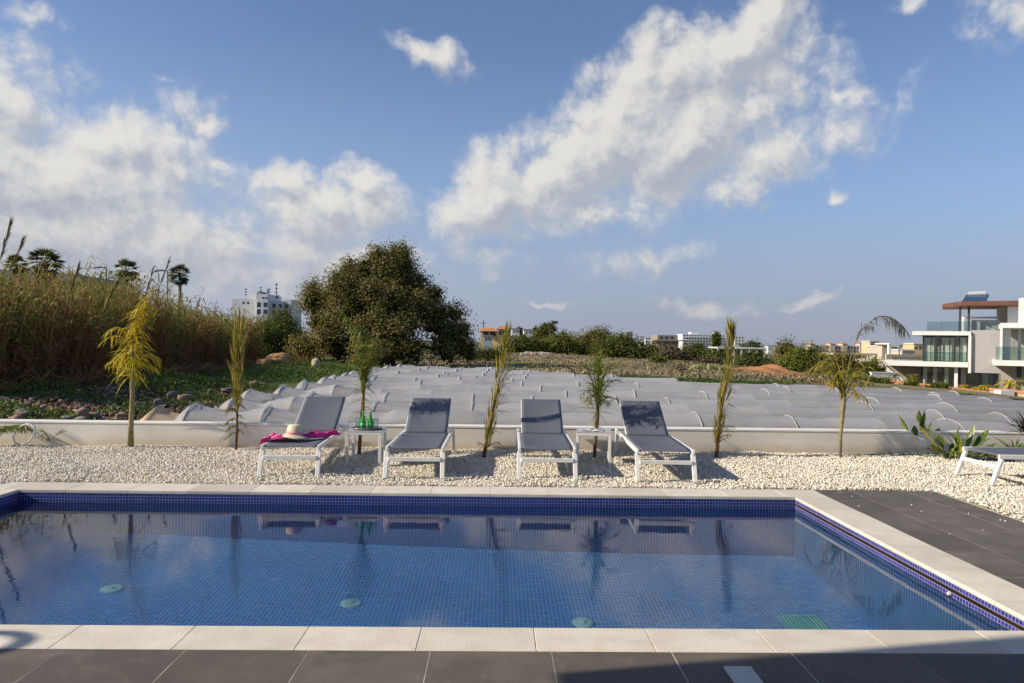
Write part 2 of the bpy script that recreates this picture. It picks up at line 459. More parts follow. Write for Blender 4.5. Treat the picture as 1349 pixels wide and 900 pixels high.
# right wall: tile strip, recessed slot, tile wall below
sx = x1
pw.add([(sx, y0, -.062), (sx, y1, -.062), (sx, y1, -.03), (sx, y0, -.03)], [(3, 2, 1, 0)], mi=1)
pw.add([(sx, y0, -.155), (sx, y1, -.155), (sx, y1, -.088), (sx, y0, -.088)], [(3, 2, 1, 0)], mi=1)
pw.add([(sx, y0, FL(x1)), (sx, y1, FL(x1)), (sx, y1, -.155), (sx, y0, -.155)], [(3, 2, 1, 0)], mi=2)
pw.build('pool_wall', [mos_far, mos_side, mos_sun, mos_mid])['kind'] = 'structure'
sl = MB()
sl.add([(sx, y0, -.088), (sx + .035, y0, -.088), (sx + .035, y1, -.088), (sx, y1, -.088)], [(3, 2, 1, 0)])
sl.add([(sx + .035, y0, -.088), (sx + .035, y1, -.088), (sx + .035, y1, -.062), (sx + .035, y0, -.062)], [(3, 2, 1, 0)])
sl.add([(sx, y0, -.062), (sx + .035, y0, -.062), (sx + .035, y1, -.062), (sx, y1, -.062)], [(0, 1, 2, 3)])
struct(sl.build('pool_cover_slot', pmat('slot_brown', (.05, .032, .018), .5, var=.5, vscale=3)))
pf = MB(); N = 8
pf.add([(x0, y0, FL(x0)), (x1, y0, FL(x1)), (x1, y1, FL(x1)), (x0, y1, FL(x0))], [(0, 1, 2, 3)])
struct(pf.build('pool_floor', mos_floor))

# water
wm = bpy.data.materials.new('pool_water'); wm.use_nodes = True; t = NT(wm.node_tree); t.t.nodes.clear()
out = t.n('ShaderNodeOutputMaterial')
P = t.n('ShaderNodeTexCoord').outputs['Object']
rf = t.n('ShaderNodeBsdfRefraction'); rf.inputs['IOR'].default_value = 1.33; rf.inputs['Roughness'].default_value = 0
rf.inputs['Color'].default_value = (.78, .91, .98, 1)
gl = t.n('ShaderNodeBsdfGlossy'); gl.inputs['Roughness'].default_value = 0.0
fr = t.n('ShaderNodeFresnel'); fr.inputs['IOR'].default_value = 1.33
na = t.noise(t.vm('MULTIPLY', P, (1, 2.2, 1)), 3.0, 3, .5); nb_ = t.noise(t.vm('MULTIPLY', P, (1, 2.0, 1)), 11.0, 2, .5)
hh = t.m('ADD', t.m('MULTIPLY', na.outputs['Fac'], .8), t.m('MULTIPLY', nb_.outputs['Fac'], .22))
bp = t.n('ShaderNodeBump'); bp.inputs['Strength'].default_value = .5; bp.inputs['Distance'].default_value = .0016
t.l(hh, bp.inputs['Height'])
for q in (rf, gl, fr): t.l(bp.outputs[0], q.inputs['Normal'])
mx = t.n('ShaderNodeMixShader'); t.l(fr.outputs[0], mx.inputs[0]); t.l(rf.outputs[0], mx.inputs[1]); t.l(gl.outputs[0], mx.inputs[2])
t.l(mx.outputs[0], out.inputs[0])
wb = MB(); wb.add([(x0, y0, POOL_W), (x1, y0, POOL_W), (x1, y1, POOL_W), (x0, y1, POOL_W)], [(0, 1, 2, 3)])
water = wb.build('pool_water', wm); struct(water)
MNEE = False
if MNEE:
    water.cycles.is_caustics_caster = True
    sd.cycles.is_caustics_light = True
    for n_ in ('pool_floor', 'pool_wall'): bpy.data.objects[n_].cycles.is_caustics_receiver = True

# round floor fittings and the square grate, placed through the refracted line of sight


def refr(px, py):
    p = gp(px, py, POOL_W); d = ray(px, py).normalized(); n = Vector((0, 0, 1)); e = 1 / 1.33
    c = -d.dot(n); k = 1 - e * e * (1 - c * c); q = d * e + n * (e * c - math.sqrt(k))
    for _ in range(20):
        s_ = (FL(p.x) - p.z) / q.z; break
    s_ = (FL(p.x + q.x * s_) - p.z) / q.z
    return p + q * s_


fit = pmat('fitting_white', (.55, .8, .72), .4)
for i, (px, py, lb) in enumerate(((147, 776, 'pale round return fitting on the pool floor nearest the shaded left side'),
                                  (462, 795, 'pale round return fitting on the pool floor, middle of three'),
                                  (768, 821, 'pale round return fitting on the pool floor close to the front edge'))):
    p = refr(px, py); e = empty('floor_fitting', p, 0, lb, 'pool fitting', 'round fittings on the pool floor')
    MB().lathe([(0.001, .022), (.05, .02), (.085, .012), (.09, .0), (.09, -.01)], n=28).build('cover_plate', fit, e, smooth=True)
    MB().lathe([(0.001, .034), (.028, .032), (.032, .021)], n=20).build('nozzle', fit, e, smooth=True)
p = refr(1060, 825)
e = empty('drain_grate', p, 0, 'square pale green grate on the pool floor near the right wall', 'grate')
g = MB(); g.box(-.16, .16, -.16, -.145, .0, .03); g.box(-.16, .16, .145, .16, 0, .03)
for k in range(11): g.box(-.16 + k * .0305, -.145 + k * .0305, -.145, .145, 0, .025)
g.build('bars', pmat('grate_green', (.25, .72, .58), .4), e)
MB().box(-.158, .158, -.158, .158, -.004, .004).build('back_plate', pmat('grate_back', (.1, .36, .33), .5), e)
# spot of light flare, modelled as a pale disc at the right waterline
e = empty('wall_flare_spot', (x1 - .004, 4.77, -.1), 0, 'small round spot of light flare modelled as a pale disc on the tiled right wall at the waterline', 'pool fitting')
n_ = MB(); n_.tube([(0, 0, 0), (-.02, 0, 0)], [.016, .012], 16); n_.build('flare_disc', pmat('flare_pale', (.62, .5, .6), .3), e, smooth=False, bevel=.003)

# ------------------------------------------------------------------ coping, decks
cope_m = pmat('coping_stone', (.62, .57, .48), .7, col2=(.70, .655, .57), vscale=5, bump=.25, bscale=60, tint=(.52, .48, .41))


def tiled(name, mat, rects, top=0.0, thick=.03, gap=.004, bev=.003):
    b = MB()
    for (a, b_, c, d) in rects:
        b.box(a + gap / 2, b_ - gap / 2, c + gap / 2, d - gap / 2, top - thick, top, random.random() ** 2)
    o = b.build(name, mat, bevel=bev); return struct(o)


cr = []
X = COPE[0]; jx = [COPE[0], POOL[0]] + [v for v in (-4.56 + .597 * k for k in range(13)) if v < 2.9] + [POOL[1], 3.37]
for a, b_ in zip(jx[:-1], jx[1:]):
    cr.append((a, b_, COPE[2], POOL[2]))
jx2 = [COPE[0]] + [-4.85 + .6 * k for k in range(14) if -4.85 + .6 * k < 3.0] + [3.37]
for a, b_ in zip(jx2[:-1], jx2[1:]):
    cr.append((a, b_, POOL[3], COPE[3]))
jy = [3.9, 4.35, 4.95, 5.55, 6.15, 6.75, 7.30]
for a, b_ in zip(jy[:-1], jy[1:]):
    cr.append((COPE[0], POOL[0], a, b_)); cr.append((POOL[1], COPE[1], a, b_))
tiled('pool_coping', cope_m, cr, top=.0, thick=.03, gap=.003)
# grout bed below the coping (ring round the pool)
gb = MB()
for (a, b_, c, d) in ((COPE[0], COPE[1], COPE[2], POOL[2] - .003), (COPE[0], COPE[1], POOL[3] + .003, COPE[3]), (COPE[0], POOL[0] - .003, POOL[2], POOL[3]), (POOL[1] + .04, COPE[1], POOL[2], POOL[3])):
    gb.box(a, b_, c, d, -.15, -.008)
struct(gb.build('coping_bed', pmat('grout', (.33, .29, .24), .9)))

tile_m = pmat('deck_tile', (.115, .100, .084), .6, col2=(.150, .132, .110), vscale=2.6, bump=.15, bscale=90, tint=(.095, .083, .071), spec=.25)
add_patina(tile_m, (.24, .215, .18), 3.2, .52, .72, .5); add_patina(tile_m, (.06, .052, .045), 1.1, .5, .7, .45); add_patina(tile_m, (.30, .27, .23), 26, .62, .75, .35)
add_patina(cope_m, (.40, .36, .29), 2.4, .5, .75, .4); add_patina(cope_m, (.34, .30, .25), 30, .64, .76, .4); add_patina(cope_m, (.74, .70, .63), 6, .5, .8, .4)
tr_ = []
xj = [-.31 + .5975 * k for k in range(-21, 24)]
yj = [3.6 - .6 * k for k in range(0, 24)]
for a, b_ in zip(xj[:-1], xj[1:]):
    for c, d in zip(yj[1:], yj[:-1]): tr_.append((a, b_, c, d))
for a, b_ in zip([3.372, 3.75, 4.35, 4.66][:-1], [3.372, 3.75, 4.35, 4.66][1:]):
    for k in range(7):
        c = 3.602 + .6 * k; d = min(c + .6, 7.67)
        if d > c: tr_.append((a, b_, c, d))
tiled('pool_deck', tile_m, tr_, top=.0, thick=.02, gap=.0062, bev=.0006)
jm = bpy.data.materials.new('tile_joint'); jm.use_nodes = True; t = NT(jm.node_tree)
b = t.t.nodes['Principled BSDF']; P = t.n('ShaderNodeTexCoord').outputs['Object']
t.l(t.mix(t.ss(t.noise(P, 1.2, 3, .6).outputs['Fac'], .45, .62), (.30, .27, .23), (.62, .59, .53)), b.inputs['Base Color']); b.inputs['Roughness'].default_value = .9
jb = MB(); jb.box(-13.5, 13.5, -12.0, 3.598, -.06, -.0012); jb.box(3.372, 4.662, 3.6, 7.668, -.06, -.0012)
struct(jb.build('joint_bed', jm))
e = MB().box(1.09, 1.22, 3.19, 3.42, .001, .012).build('drain_cover', pmat('cover_white', (.55, .55, .53), .5, var=.1, vscale=20), bevel=.002)
tag(e, 'small pale rectangular cover plate set on the dark tiles in the building shade', 'cover plate')
# garden substrate
gs = MB()
gs.box(XG[0], XG[1], 7.672, YG[1], -.2, -.006); gs.box(XG[0], -5.032, 3.602, 7.67, -.2, -.006); gs.box(4.664, XG[1], 3.602, 7.67, -.2, -.006)
gsm = pmat('gravel_bed', (.42, .38, .31), .95, col2=(.6, .55, .46), vscale=120, bump=1, bscale=150)
struct(gs.build('gravel_bed', gsm))


# ------------------------------------------------------------------ gravel: real stones
def stones(name, regions, density, smin, smax, mat, zc=.0, mound=True, excl=None):
    ph = (1 + 5 ** .5) / 2
    ico = np.array([(-1, ph, 0), (1, ph, 0), (-1, -ph, 0), (1, -ph, 0), (0, -1, ph), (0, 1, ph), (0, -1, -ph), (0, 1, -ph), (ph, 0, -1), (ph, 0, 1), (-ph, 0, -1), (-ph, 0, 1)], float)
    ico /= np.linalg.norm(ico[0])
    fi = np.array([(0, 11, 5), (0, 5, 1), (0, 1, 7), (0, 7, 10), (0, 10, 11), (1, 5, 9), (5, 11, 4), (11, 10, 2), (10, 7, 6), (7, 1, 8), (3, 9, 4), (3, 4, 2), (3, 2, 6), (3, 6, 8), (3, 8, 9), (4, 9, 5), (2, 4, 11), (6, 2, 10), (8, 6, 7), (9, 8, 1)])
    pts = []
    for (a, b_, c, d) in regions:
        n = int((b_ - a) * (d - c) * density); pts.append(np.stack([rng.uniform(a, b_, n), rng.uniform(c, d, n)], 1))
    P_ = np.concatenate(pts)
    if excl is not None: P_ = P_[~excl(P_)]
    n = len(P_)
    sc = rng.uniform(smin, smax, (n, 1)) * rng.uniform(.6, 1.0, (n, 3)); sc[:, 2] *= .75
    V = ico[None] * sc[:, None, :] * (1 + rng.uniform(-.18, .18, (n, 12, 1)))
    a = rng.uniform(0, 2 * math.pi, n); ca, sa = np.cos(a), np.sin(a)
    x = V[..., 0] * ca[:, None] - V[..., 1] * sa[:, None]; y = V[..., 0] * sa[:, None] + V[..., 1] * ca[:, None]
    tl = rng.normal(0, .35, n)[:, None]; z = V[..., 2] + x * tl
    und = .012 * np.sin(P_[:, 0] * 2.3) * np.cos(P_[:, 1] * 3.1) + .008 * np.sin(P_[:, 0] * 5.1 + P_[:, 1] * 4)
    zz = zc + und + rng.uniform(-.004, .014, n)
    V = np.stack([x + P_[:, 0:1], y + P_[:, 1:2], z + zz[:, None]], -1).reshape(-1, 3)
    Fq = (fi[None] + (np.arange(n) * 12)[:, None, None]).reshape(-1, 3)
    return np_mesh(name, V, Fq, mat, tint=np.repeat(rng.uniform(0, 1, n), 20))


gravel_m = attr_ramp_mat('gravel_stone', [(0, (.44, .37, .27)), (.2, (.62, .56, .45)), (.6, (.76, .71, .61)), (1, (.86, .83, .76))], .8)


def bed_line(P_):   # planting bed with darker chips at the right by the wall
    return (P_[:, 0] > 5.0) & (P_[:, 1] > 10.22 - .28 * np.minimum(P_[:, 0] - 5.0, 3))


g1 = stones('gravel', [(-7.9, 8.6, 7.69, 10.25), (4.68, 8.6, 5.6, 7.69), (-7.9, -5.05, 3.4, 7.69), (4.68, 8.6, 3.2, 5.6)], 2300, .009, .0165, gravel_m, excl=bed_line)
tag(g1, 'white pebble gravel around the pool deck', 'gravel', kind='stuff')
g3 = stones('stray_gravel', [(3.42, 4.6, 5.4, 7.6), (4.5, 4.66, 4.8, 7.6), (-4.9, 3.3, 7.56, 7.66)], 9, .007, .013, gravel_m, zc=.006, excl=lambda q: rng.random(len(q)) < .35)
tag(g3, 'stray pebbles scattered on the coping and dark tiles', 'pebbles', kind='stuff')
dk = attr_ramp_mat('dark_chip', [(0, (.10, .12, .115)), (1, (.26, .29, .27))], .85)
g2 = stones('slate_chippings', [(5.0, 8.6, 9.2, 10.25)], 1500, .010, .019, dk, zc=.003, excl=lambda q: ~bed_line(q))
tag(g2, 'grey green chippings under the plants at the right', 'chippings', kind='stuff')

# ------------------------------------------------------------------ garden wall
wall_m = pmat('render_cream', (.82, .79, .72), .85, col2=(.77, .73, .65), vscale=2.5, bump=.15, bscale=120)
wt_ = wall_m.node_tree; q = NT(wt_); bs = [n for n in wt_.nodes if n.type == 'BSDF_PRINCIPLED'][0]
src = bs.inputs['Base Color'].links[0].from_socket
P = q.n('ShaderNodeTexCoord').outputs['Object']; s = q.n('ShaderNodeSeparateXYZ'); q.l(P, s.inputs[0])
edge = q.m('ADD', s.outputs[2], q.m('MULTIPLY', q.noise(P, 2.2, 5, .65).outputs['Fac'], -.22))
q.l(q.mix(q.ss(edge, .06, -.09, 0, .55), src, (.55, .42, .24)), bs.inputs['Base Color']); add_patina(wall_m, (.55, .50, .42), 1.5, .5, .75, .4, (1, 1, .35))
e = empty('garden_wall', (0, 10.40, 0), 0, 'low cream rendered garden wall with white capping behind the gravel', 'wall')
MB().box(-13.4, 13.4, -.12, .08, -.2, .30).build('wall_body', wall_m, e, bevel=.006)
MB().box(-13.4, 13.4, -.126, .086, .302, .330).build('capping', pmat('cap_white', (.80, .78, .74), .7, var=.08, vscale=6), e, bevel=.004)

# ------------------------------------------------------------------ loungers
frame_m = pmat('white_aluminium', (.78, .78, .76), .35, var=.05, vscale=10)


def sling_mat():
    m = bpy.data.materials.new('sling_mesh'); m.use_nodes = True; t = NT(m.node_tree); t.t.nodes.clear()
    out = t.n('ShaderNodeOutputMaterial'); b = t.n('ShaderNodeBsdfPrincipled'); P = t.n('ShaderNodeTexCoord').outputs['Object']
    n1 = t.noise(t.vm('MULTIPLY', P, (260, 260, 260)), 1.0, 1); n2 = t.noise(P, 3, 3)
    c = t.mix(n1.outputs['Fac'], (.10, .115, .16), (.26, .28, .34))
    c = t.mix(t.ss(n2.outputs['Fac'], .3, .7, 0, .35), c, (.13, .145, .19))
    t.l(c, b.inputs['Base Color']); b.inputs['Roughness'].default_value = .65
    tr = t.n('ShaderNodeBsdfTranslucent'); t.l(c, tr.inputs[0]); tp = t.n('ShaderNodeBsdfTransparent')
    m1 = t.n('ShaderNodeMixShader'); m1.inputs[0].default_value = .3; t.l(b.outputs[0], m1.inputs[1]); t.l(tr.outputs[0], m1.inputs[2])
    m2 = t.n('ShaderNodeMixShader'); m2.inputs[0].default_value = .09; t.l(m1.outputs[0], m2.inputs[1]); t.l(tp.outputs[0], m2.inputs[2])
    t.l(m2.outputs[0], out.inputs[0]); return m


sling_m = sling_mat()
LX = .308


def make_lounger():
    e = empty('sun_lounger', (0, 0, 0))
    zt = .335
    for s in (-1, 1):
        MB().beam((s * LX, .0, zt - .02), (s * LX, 2.04, zt - .03), .032, .05).build('side_rail', frame_m, e, bevel=.006)
        MB().beam((s * LX * 1.02, -.075, 0), (s * LX, .035, zt - .046), .036, .048, up=(1, 0, 0), w2=.036, h2=.055).build('leg', frame_m, e, bevel=.006)
        MB().beam((s * LX * 1.02, 2.02, 0), (s * LX, 1.93, zt - .056), .036, .045, up=(1, 0, 0)).build('leg', frame_m, e, bevel=.006)
    MB().beam((-LX + .018, -.02, .205), (LX - .018, -.02, .205), .025, .045).build('front_crossbar', frame_m, e, bevel=.005)
    MB().beam((-LX + .017, 1.95, .27), (LX - .017, 1.95, .27), .025, .04).build('rear_crossbar', frame_m, e, bevel=.005)
    # seat sling with slight sag
    hy, hz_ = 1.27, zt - .004
    b = MB(); nx, ny = 12, 16
    for j in range(ny + 1):
        for i in range(nx + 1):
            u = i / nx * 2 - 1; v = j / ny
            b.v.append((u * (LX - .02), .03 + v * (hy - .04), zt + .004 - .028 * (1 - u * u) * math.sin(math.pi * min(1, v * 1.05)) ** .6 - (0.02 if j == 0 else 0)))
    for j in range(ny):
        for i in range(nx): a = j * (nx + 1) + i; b.f.append((a, a + 1, a + nx + 2, a + nx + 1)); b.t.append(0); b.mi.append(0)
    o = b.build('seat_sling', sling_m, e, smooth=True); so = o.modifiers.new('s', 'SOLIDIFY'); so.thickness = .004
    # back: 26 degrees
    A = Vector((0, hy, hz_)); ang = R(27); D = Vector((0, math.cos(ang), math.sin(ang))); Nn = Vector((0, -math.sin(ang), math.cos(ang))); L = .82
    f = MB()
    BW = LX - .045
    f.beam(A + Vector((-BW, 0, 0)), A + Vector((-BW, 0, 0)) + D * L, .022, .03, up=Nn)
    f.beam(A + Vector((BW, 0, 0)), A + Vector((BW, 0, 0)) + D * L, .022, .03, up=Nn)
    f.beam(A + D * (L - .012) + Vector((-BW + .0115, 0, 0)), A + D * (L - .012) + Vector((BW - .0115, 0, 0)), .02, .024, up=Nn)
    f.beam(A + D * .012 + Vector((-BW + .0115, 0, 0)), A + D * .012 + Vector((BW - .0115, 0, 0)), .02, .024, up=Nn)
    f.build('back_frame', frame_m, e, bevel=.004)
    b = MB()
    for j in range(ny + 1):
        for i in range(nx + 1):
            u = i / nx * 2 - 1; v = j / ny
            p = A + D * (.0 + v * (L + .004)) + Vector((u * (BW + .003), 0, 0)) + Nn * (.019 - .020 * (1 - u * u) * math.sin(math.pi * v) ** .5 if 0 < j < ny else .019)
            b.v.append(tuple(p))
    for j in range(ny):
        for i in range(nx): a = j * (nx + 1) + i; b.f.append((a, a + 1, a + nx + 2, a + nx + 1)); b.t.append(0); b.mi.append(0)
    o = b.build('back_sling', sling_m, e, smooth=True); so = o.modifiers.new('s', 'SOLIDIFY'); so.thickness = .004
    # prop behind the back
    pr = MB(); M_ = A + D * .5
    for s in (-1, 1): pr.beam((s * .2, M_.y, M_.z - .01), (s * .2, M_.y + .12, .29), .016, .02, up=(1, 0, 0))
    pr.beam((-.21, M_.y + .12, .285), (.21, M_.y + .12, .285), .016, .02)
    pr.build('back_prop', frame_m, e)
    return e


G = 'grey sling loungers with white frames round the pool'
lab = ['white framed grey sun lounger carrying the pink towel and the straw hat',
       'white framed grey sun lounger just right of the table with green bottles',
       'white framed grey sun lounger just left of the table with the magazine',
       'white framed grey sun lounger just right of the table with the magazine',
       'white framed grey sun lounger turned sideways at the right edge']
spots = [(-2.27, 8.1, 2.4), (-.895, 8.07, 0), (.575, 8.1, -1.1), (1.885, 8.04, -2.6), (5.57, 8.27, -90)]
L0 = make_lounger()
for i, (x, y, a) in enumerate(spots):
    o = L0 if i == 0 else copy_tree(L0)
    o.location = (x, y, .012); o.rotation_euler = (0, 0, R(a)); tag(o, lab[i], 'sun lounger', G)


# ------------------------------------------------------------------ side tables
def make_table():
    e = empty('side_table', (0, 0, 0))
    MB().box(-.215, .215, -.215, .215, .402, .412).build('table_top', pmat('table_slate', (.42, .43, .44), .3, var=.1), e, bevel=.002)
    f = MB()
    for a in (-1, 1):
        f.box(a * .2 - .015, a * .2 + .015, -.215, .215, .368, .4); f.box(-.184, .184, a * .2 - .015, a * .2 + .015, .368, .4)
    f.build('apron', frame_m, e, bevel=.003)
    for a in (-1, 1):
        for b_ in (-1, 1): MB().box(a * .197 - .018, a * .197 + .018, b_ * .197 - .018, b_ * .197 + .018, 0, .367).build('leg', frame_m, e, bevel=.004)
    return e


T1 = make_table(); T2 = copy_tree(T1)
T1.location = (-1.59, 9.0, .012); tag(T1, 'small white square side table holding the tray with green bottles', 'side table', 'side tables between the loungers')
T2.location = (1.235, 9.18, .012); T2.rotation_euler = (0, 0, R(-7)); tag(T2, 'small white square side table with an open magazine on top', 'side table', 'side tables between the loungers')

# tray, bottles, glasses
TZ = .012 + .412
tray = empty('tray', (-1.585, 9.0, TZ + .001), 0, 'dark grey oval tray with raised rim on the side table', 'tray')
b = MB()
prof = [(0.001, .004), (.15, .004), (.165, .009), (.18, .026), (.186, .026), (.172, .002), (.15, .0), (.001, 0)]
n = 36
for r, z in prof:
    for k in range(n): t_ = 2 * math.pi * k / n; b.v.append((r * math.cos(t_), r * .78 * math.sin(t_), z))
for i in range(len(prof) - 1):
    for k in range(n): b.f.append((i * n + k, i * n + (k + 1) % n, (i + 1) * n + (k + 1) % n, (i + 1) * n + k)); b.t.append(0); b.mi.append(0)
b.build('tray_dish', pmat('tray_grey', (.12, .13, .15), .3), tray, smooth=True)
gm = bpy.data.materials.new('green_glass'); gm.use_nodes = True; b_ = gm.node_tree.nodes['Principled BSDF']
b_.inputs['Base Color'].default_value = (.06, .55, .10, 1); b_.inputs['Roughness'].default_value = .06; b_.inputs['Transmission Weight'].default_value = .55; b_.inputs['IOR'].default_value = 1.25
cm = bpy.data.materials.new('clear_glass'); cm.use_nodes = True; tt = NT(cm.node_tree); tt.t.nodes.clear()
oo = tt.n('ShaderNodeOutputMaterial'); tp = tt.n('ShaderNodeBsdfTransparent'); tp.inputs[0].default_value = (.88, .93, .95, 1)
gg = tt.n('ShaderNodeBsdfGlossy'); gg.inputs['Roughness'].default_value = .03; ff = tt.n('ShaderNodeLayerWeight'); ff.inputs[0].default_value = .25
mm = tt.n('ShaderNodeMixShader'); tt.l(ff.outputs['Facing'], mm.inputs[0]); tt.l(tp.outputs[0], mm.inputs[1]); tt.l(gg.outputs[0], mm.inputs[2]); tt.l(mm.outputs[0], oo.inputs[0])


def bottle(x, y, label):
    e = empty('bottle', (x, y, TZ + .006), 0, label, 'bottle', 'green glass water bottles on the tray')
    gb_ = MB().lathe([(.001, 0), (.032, 0), (.035, .01), (.035, .075), (.033, .10), (.022, .135), (.014, .165), (.0125, .205), (.001, .206)], n=24).build('glass_body', gm, e, smooth=True)
    MB().lathe([(.0352, .03), (.0356, .03), (.0356, .075), (.0352, .075)], n=24).build('paper_label', pmat('bottle_label', (.10, .42, .12), .5), gb_, smooth=True)
    MB().lathe([(.001, .222), (.013, .222), (.0145, .218), (.0145, .206), (.001, .206)], n=20).build('cap', pmat('bottle_cap', (.10, .45, .14), .4), e, smooth=False)


def glass(x, y, label):
    e = MB().lathe([(.001, .0), (.028, .0), (.032, .09), (.031, .13), (.0295, .13), (.030, .09), (.026, .006), (.001, .006)], n=24).build('drinking_glass', cm, smooth=True)
    e.location = (x, y, TZ + .006); tag(e, label, 'glass', 'clear tumblers on the tray')


bottle(-1.632, 8.985, 'green glass water bottle on the tray, nearer the hat')
bottle(-1.545, 9.0, 'green glass water bottle on the tray, farther from the hat')
glass(-1.70, 9.03, 'clear glass tumbler at the left end of the tray')
glass(-1.478, 9.0, 'clear glass tumbler at the right end of the tray')

# magazine
mg = empty('magazine', (1.215, 9.15, TZ + .001), R(-14), 'open glossy magazine with grey and white pages on the side table', 'magazine')
for s in (-1, 1):
    b = MB(); n = 8
    for j in (0, 1):
        for i in range(n + 1): u = i / n; b.v.append((s * u * .145, -.10 + .2 * j, .010 * math.sin(math.pi * min(1, u * 1.3)) * (1 - .4 * u) + .003))
    for i in range(n): b.f.append((i, i + 1, n + 2 + i, n + 1 + i)); b.t.append(0 if i < 4 else .8); b.mi.append(0)
    o = b.build('page', pmat('page', (.7, .7, .69), .3, tint=(.32, .36, .42)), mg, smooth=True); so = o.modifiers.new('s', 'SOLIDIFY'); so.thickness = .003; so.offset = -1

# hat and towel on lounger 1
LB = .012 + .335
hat = empty('straw_hat', (-2.36, 8.60, LB + .045), 0, 'cream straw sun hat with pink band and wide brim on the lounger', 'hat')
hat.rotation_euler = (R(-6), R(3), 0)
b = MB(); n = 40
prof = [(.001, .128), (.04, .130), (.072, .124), (.088, .105), (.094, .05), (.097, .012), (.11, .004), (.15, -.008), (.172, -.02), (.172, -.024), (.15, -.013), (.108, 0), (.09, .01)]
for r, z in prof:
    for k in range(n):
        t_ = 2 * math.pi * k / n; wv = .014 * math.sin(2 * t_ + .6) * max(0, (r - .1) / .09); b.v.append((r * math.cos(t_), r * math.sin(t_), z + wv))
for i in range(len(prof) - 1):
    for k in range(n): b.f.append((i * n + k, i * n + (k + 1) % n, (i + 1) * n + (k + 1) % n, (i + 1) * n + k)); b.t.append(0); b.mi.append(0)
bc_ = b.build('brim_and_crown', pmat('straw', (.80, .68, .50), .8, col2=(.70, .58, .41), vscale=60, bump=.5, bscale=200), hat, smooth=True)
MB().lathe([(.0945, .046), (.0985, .044), (.1015, .014), (.097, .012)], n=40).build('hat_band', pmat('band_pink', (.75, .33, .36), .8), bc_, smooth=True)

tw_m = pmat('towel_magenta', (.56, .018, .20), .9, col2=(.66, .05, .28), vscale=10, bump=.5, bscale=200, tint=(.75, .40, .48))
b = MB(); nx, ny = 90, 30


def sm(a, b__, x): x = min(1, max(0, (x - a) / (b__ - a))); return x * x * (3 - 2 * x)


for j in range(ny + 1):
    for i in range(nx + 1):
        u = i / nx; v = j / ny
        cx = -.40 + .78 * u; cy = .28 + .34 * u + .05 * math.sin(u * 5)
        wd = .17 + .07 * math.sin(u * 4 + .5) - .07 * u
        y_ = cy + (v - .5) * 2 * wd * (.8 + .2 * math.sin(u * 9))
        x_ = cx + .03 * math.sin(v * 6 + u * 3) + (v - .5) * .08
        z_ = .026 + (.032 + .028 * sm(.4, .8, u)) * (math.sin(v * 17 + 2.5 * math.sin(u * 5.0)) * .5 + .5) * math.sin(math.pi * v) ** .5 + .014 * math.sin(u * 23 + v * 6) * math.sin(math.pi * v)
        # folded edge hangs past the left rail
        if x_ < -.345: z_ -= (-.345 - x_) * 1.6; x_ = -.345 - (-.345 - x_) * .3
        b.v.append((x_, y_, z_ + (.012 if abs(x_) > .3 else 0)))
for j in range(ny):
    for i in range(nx): a = j * (nx + 1) + i; b.f.append((a, a + 1, a + nx + 2, a + nx + 1)); b.t.append(.9 if (j % 10) == 9 else 0); b.mi.append(0)
o = b.build('towel', tw_m, smooth=True); o.location = (-2.30, 8.15, LB - .004); so = o.modifiers.new('s', 'SOLIDIFY'); so.thickness = .006; so.offset = 1
tag(o, 'crumpled magenta beach towel lying across the lounger beside the hat', 'towel')


# ------------------------------------------------------------------ plastic crop tunnels
def tunnel_mat():
    m = bpy.data.materials.new('crop_film'); m.use_nodes = True; t = NT(m.node_tree); t.t.nodes.clear()
    out = t.n('ShaderNodeOutputMaterial'); b = t.n('ShaderNodeBsdfPrincipled'); P = t.n('ShaderNodeTexCoord').outputs['Object']
    n1 = t.noise(t.vm('MULTIPLY', P, (.8, 3, 3)), 1.0, 5, .6)
    c = t.mix(n1.outputs['Fac'], (.50, .50, .51), (.68, .68, .69))
    s = t.n('ShaderNodeSeparateXYZ'); t.l(P, s.inputs[0])
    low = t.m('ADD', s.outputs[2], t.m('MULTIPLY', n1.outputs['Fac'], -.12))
    c = t.mix(t.ss(low, .36, .12, 0, .62), c, (.27, .25, .22))  # muddy low film, which also paints in the dark bands between rows
    ta = t.n('ShaderNodeAttribute', attribute_name='tint'); c = t.mix(t.m('MULTIPLY', ta.outputs['Fac'], .34), c, (.34, .33, .33))
    n5 = t.noise(t.vm('MULTIPLY', P, (.5, 9, 9)), 2.0, 5, .7); c = t.mix(t.ss(n5.outputs['Fac'], .45, .7, 0, .22), c, (.80, .80, .80))
    t.l(c, b.inputs['Base Color']); b.inputs['Roughness'].default_value = .32; b.inputs['Specular IOR Level'].default_value = .35
    bp = t.n('ShaderNodeBump'); bp.inputs['Strength'].default_value = .6; bp.inputs['Distance'].default_value = .04
    t.l(t.noise(t.vm('MULTIPLY', P, (1.2, 6, 6)), 2.0, 4, .6, .8).outputs['Fac'], bp.inputs['Height']); t.l(bp.outputs[0], b.inputs['Normal'])
    tr = t.n('ShaderNodeBsdfTranslucent'); t.l(c, tr.inputs[0]); tp = t.n('ShaderNodeBsdfTransparent')
    m1 = t.n('ShaderNodeMixShader'); m1.inputs[0].default_value = .35; t.l(b.outputs[0], m1.inputs[1]); t.l(tr.outputs[0], m1.inputs[2])
    m2 = t.n('ShaderNodeMixShader'); m2.inputs[0].default_value = .04; t.l(m1.outputs[0], m2.inputs[1]); t.l(tp.outputs[0], m2.inputs[2])
    t.l(m2.outputs[0], out.inputs[0]); return m


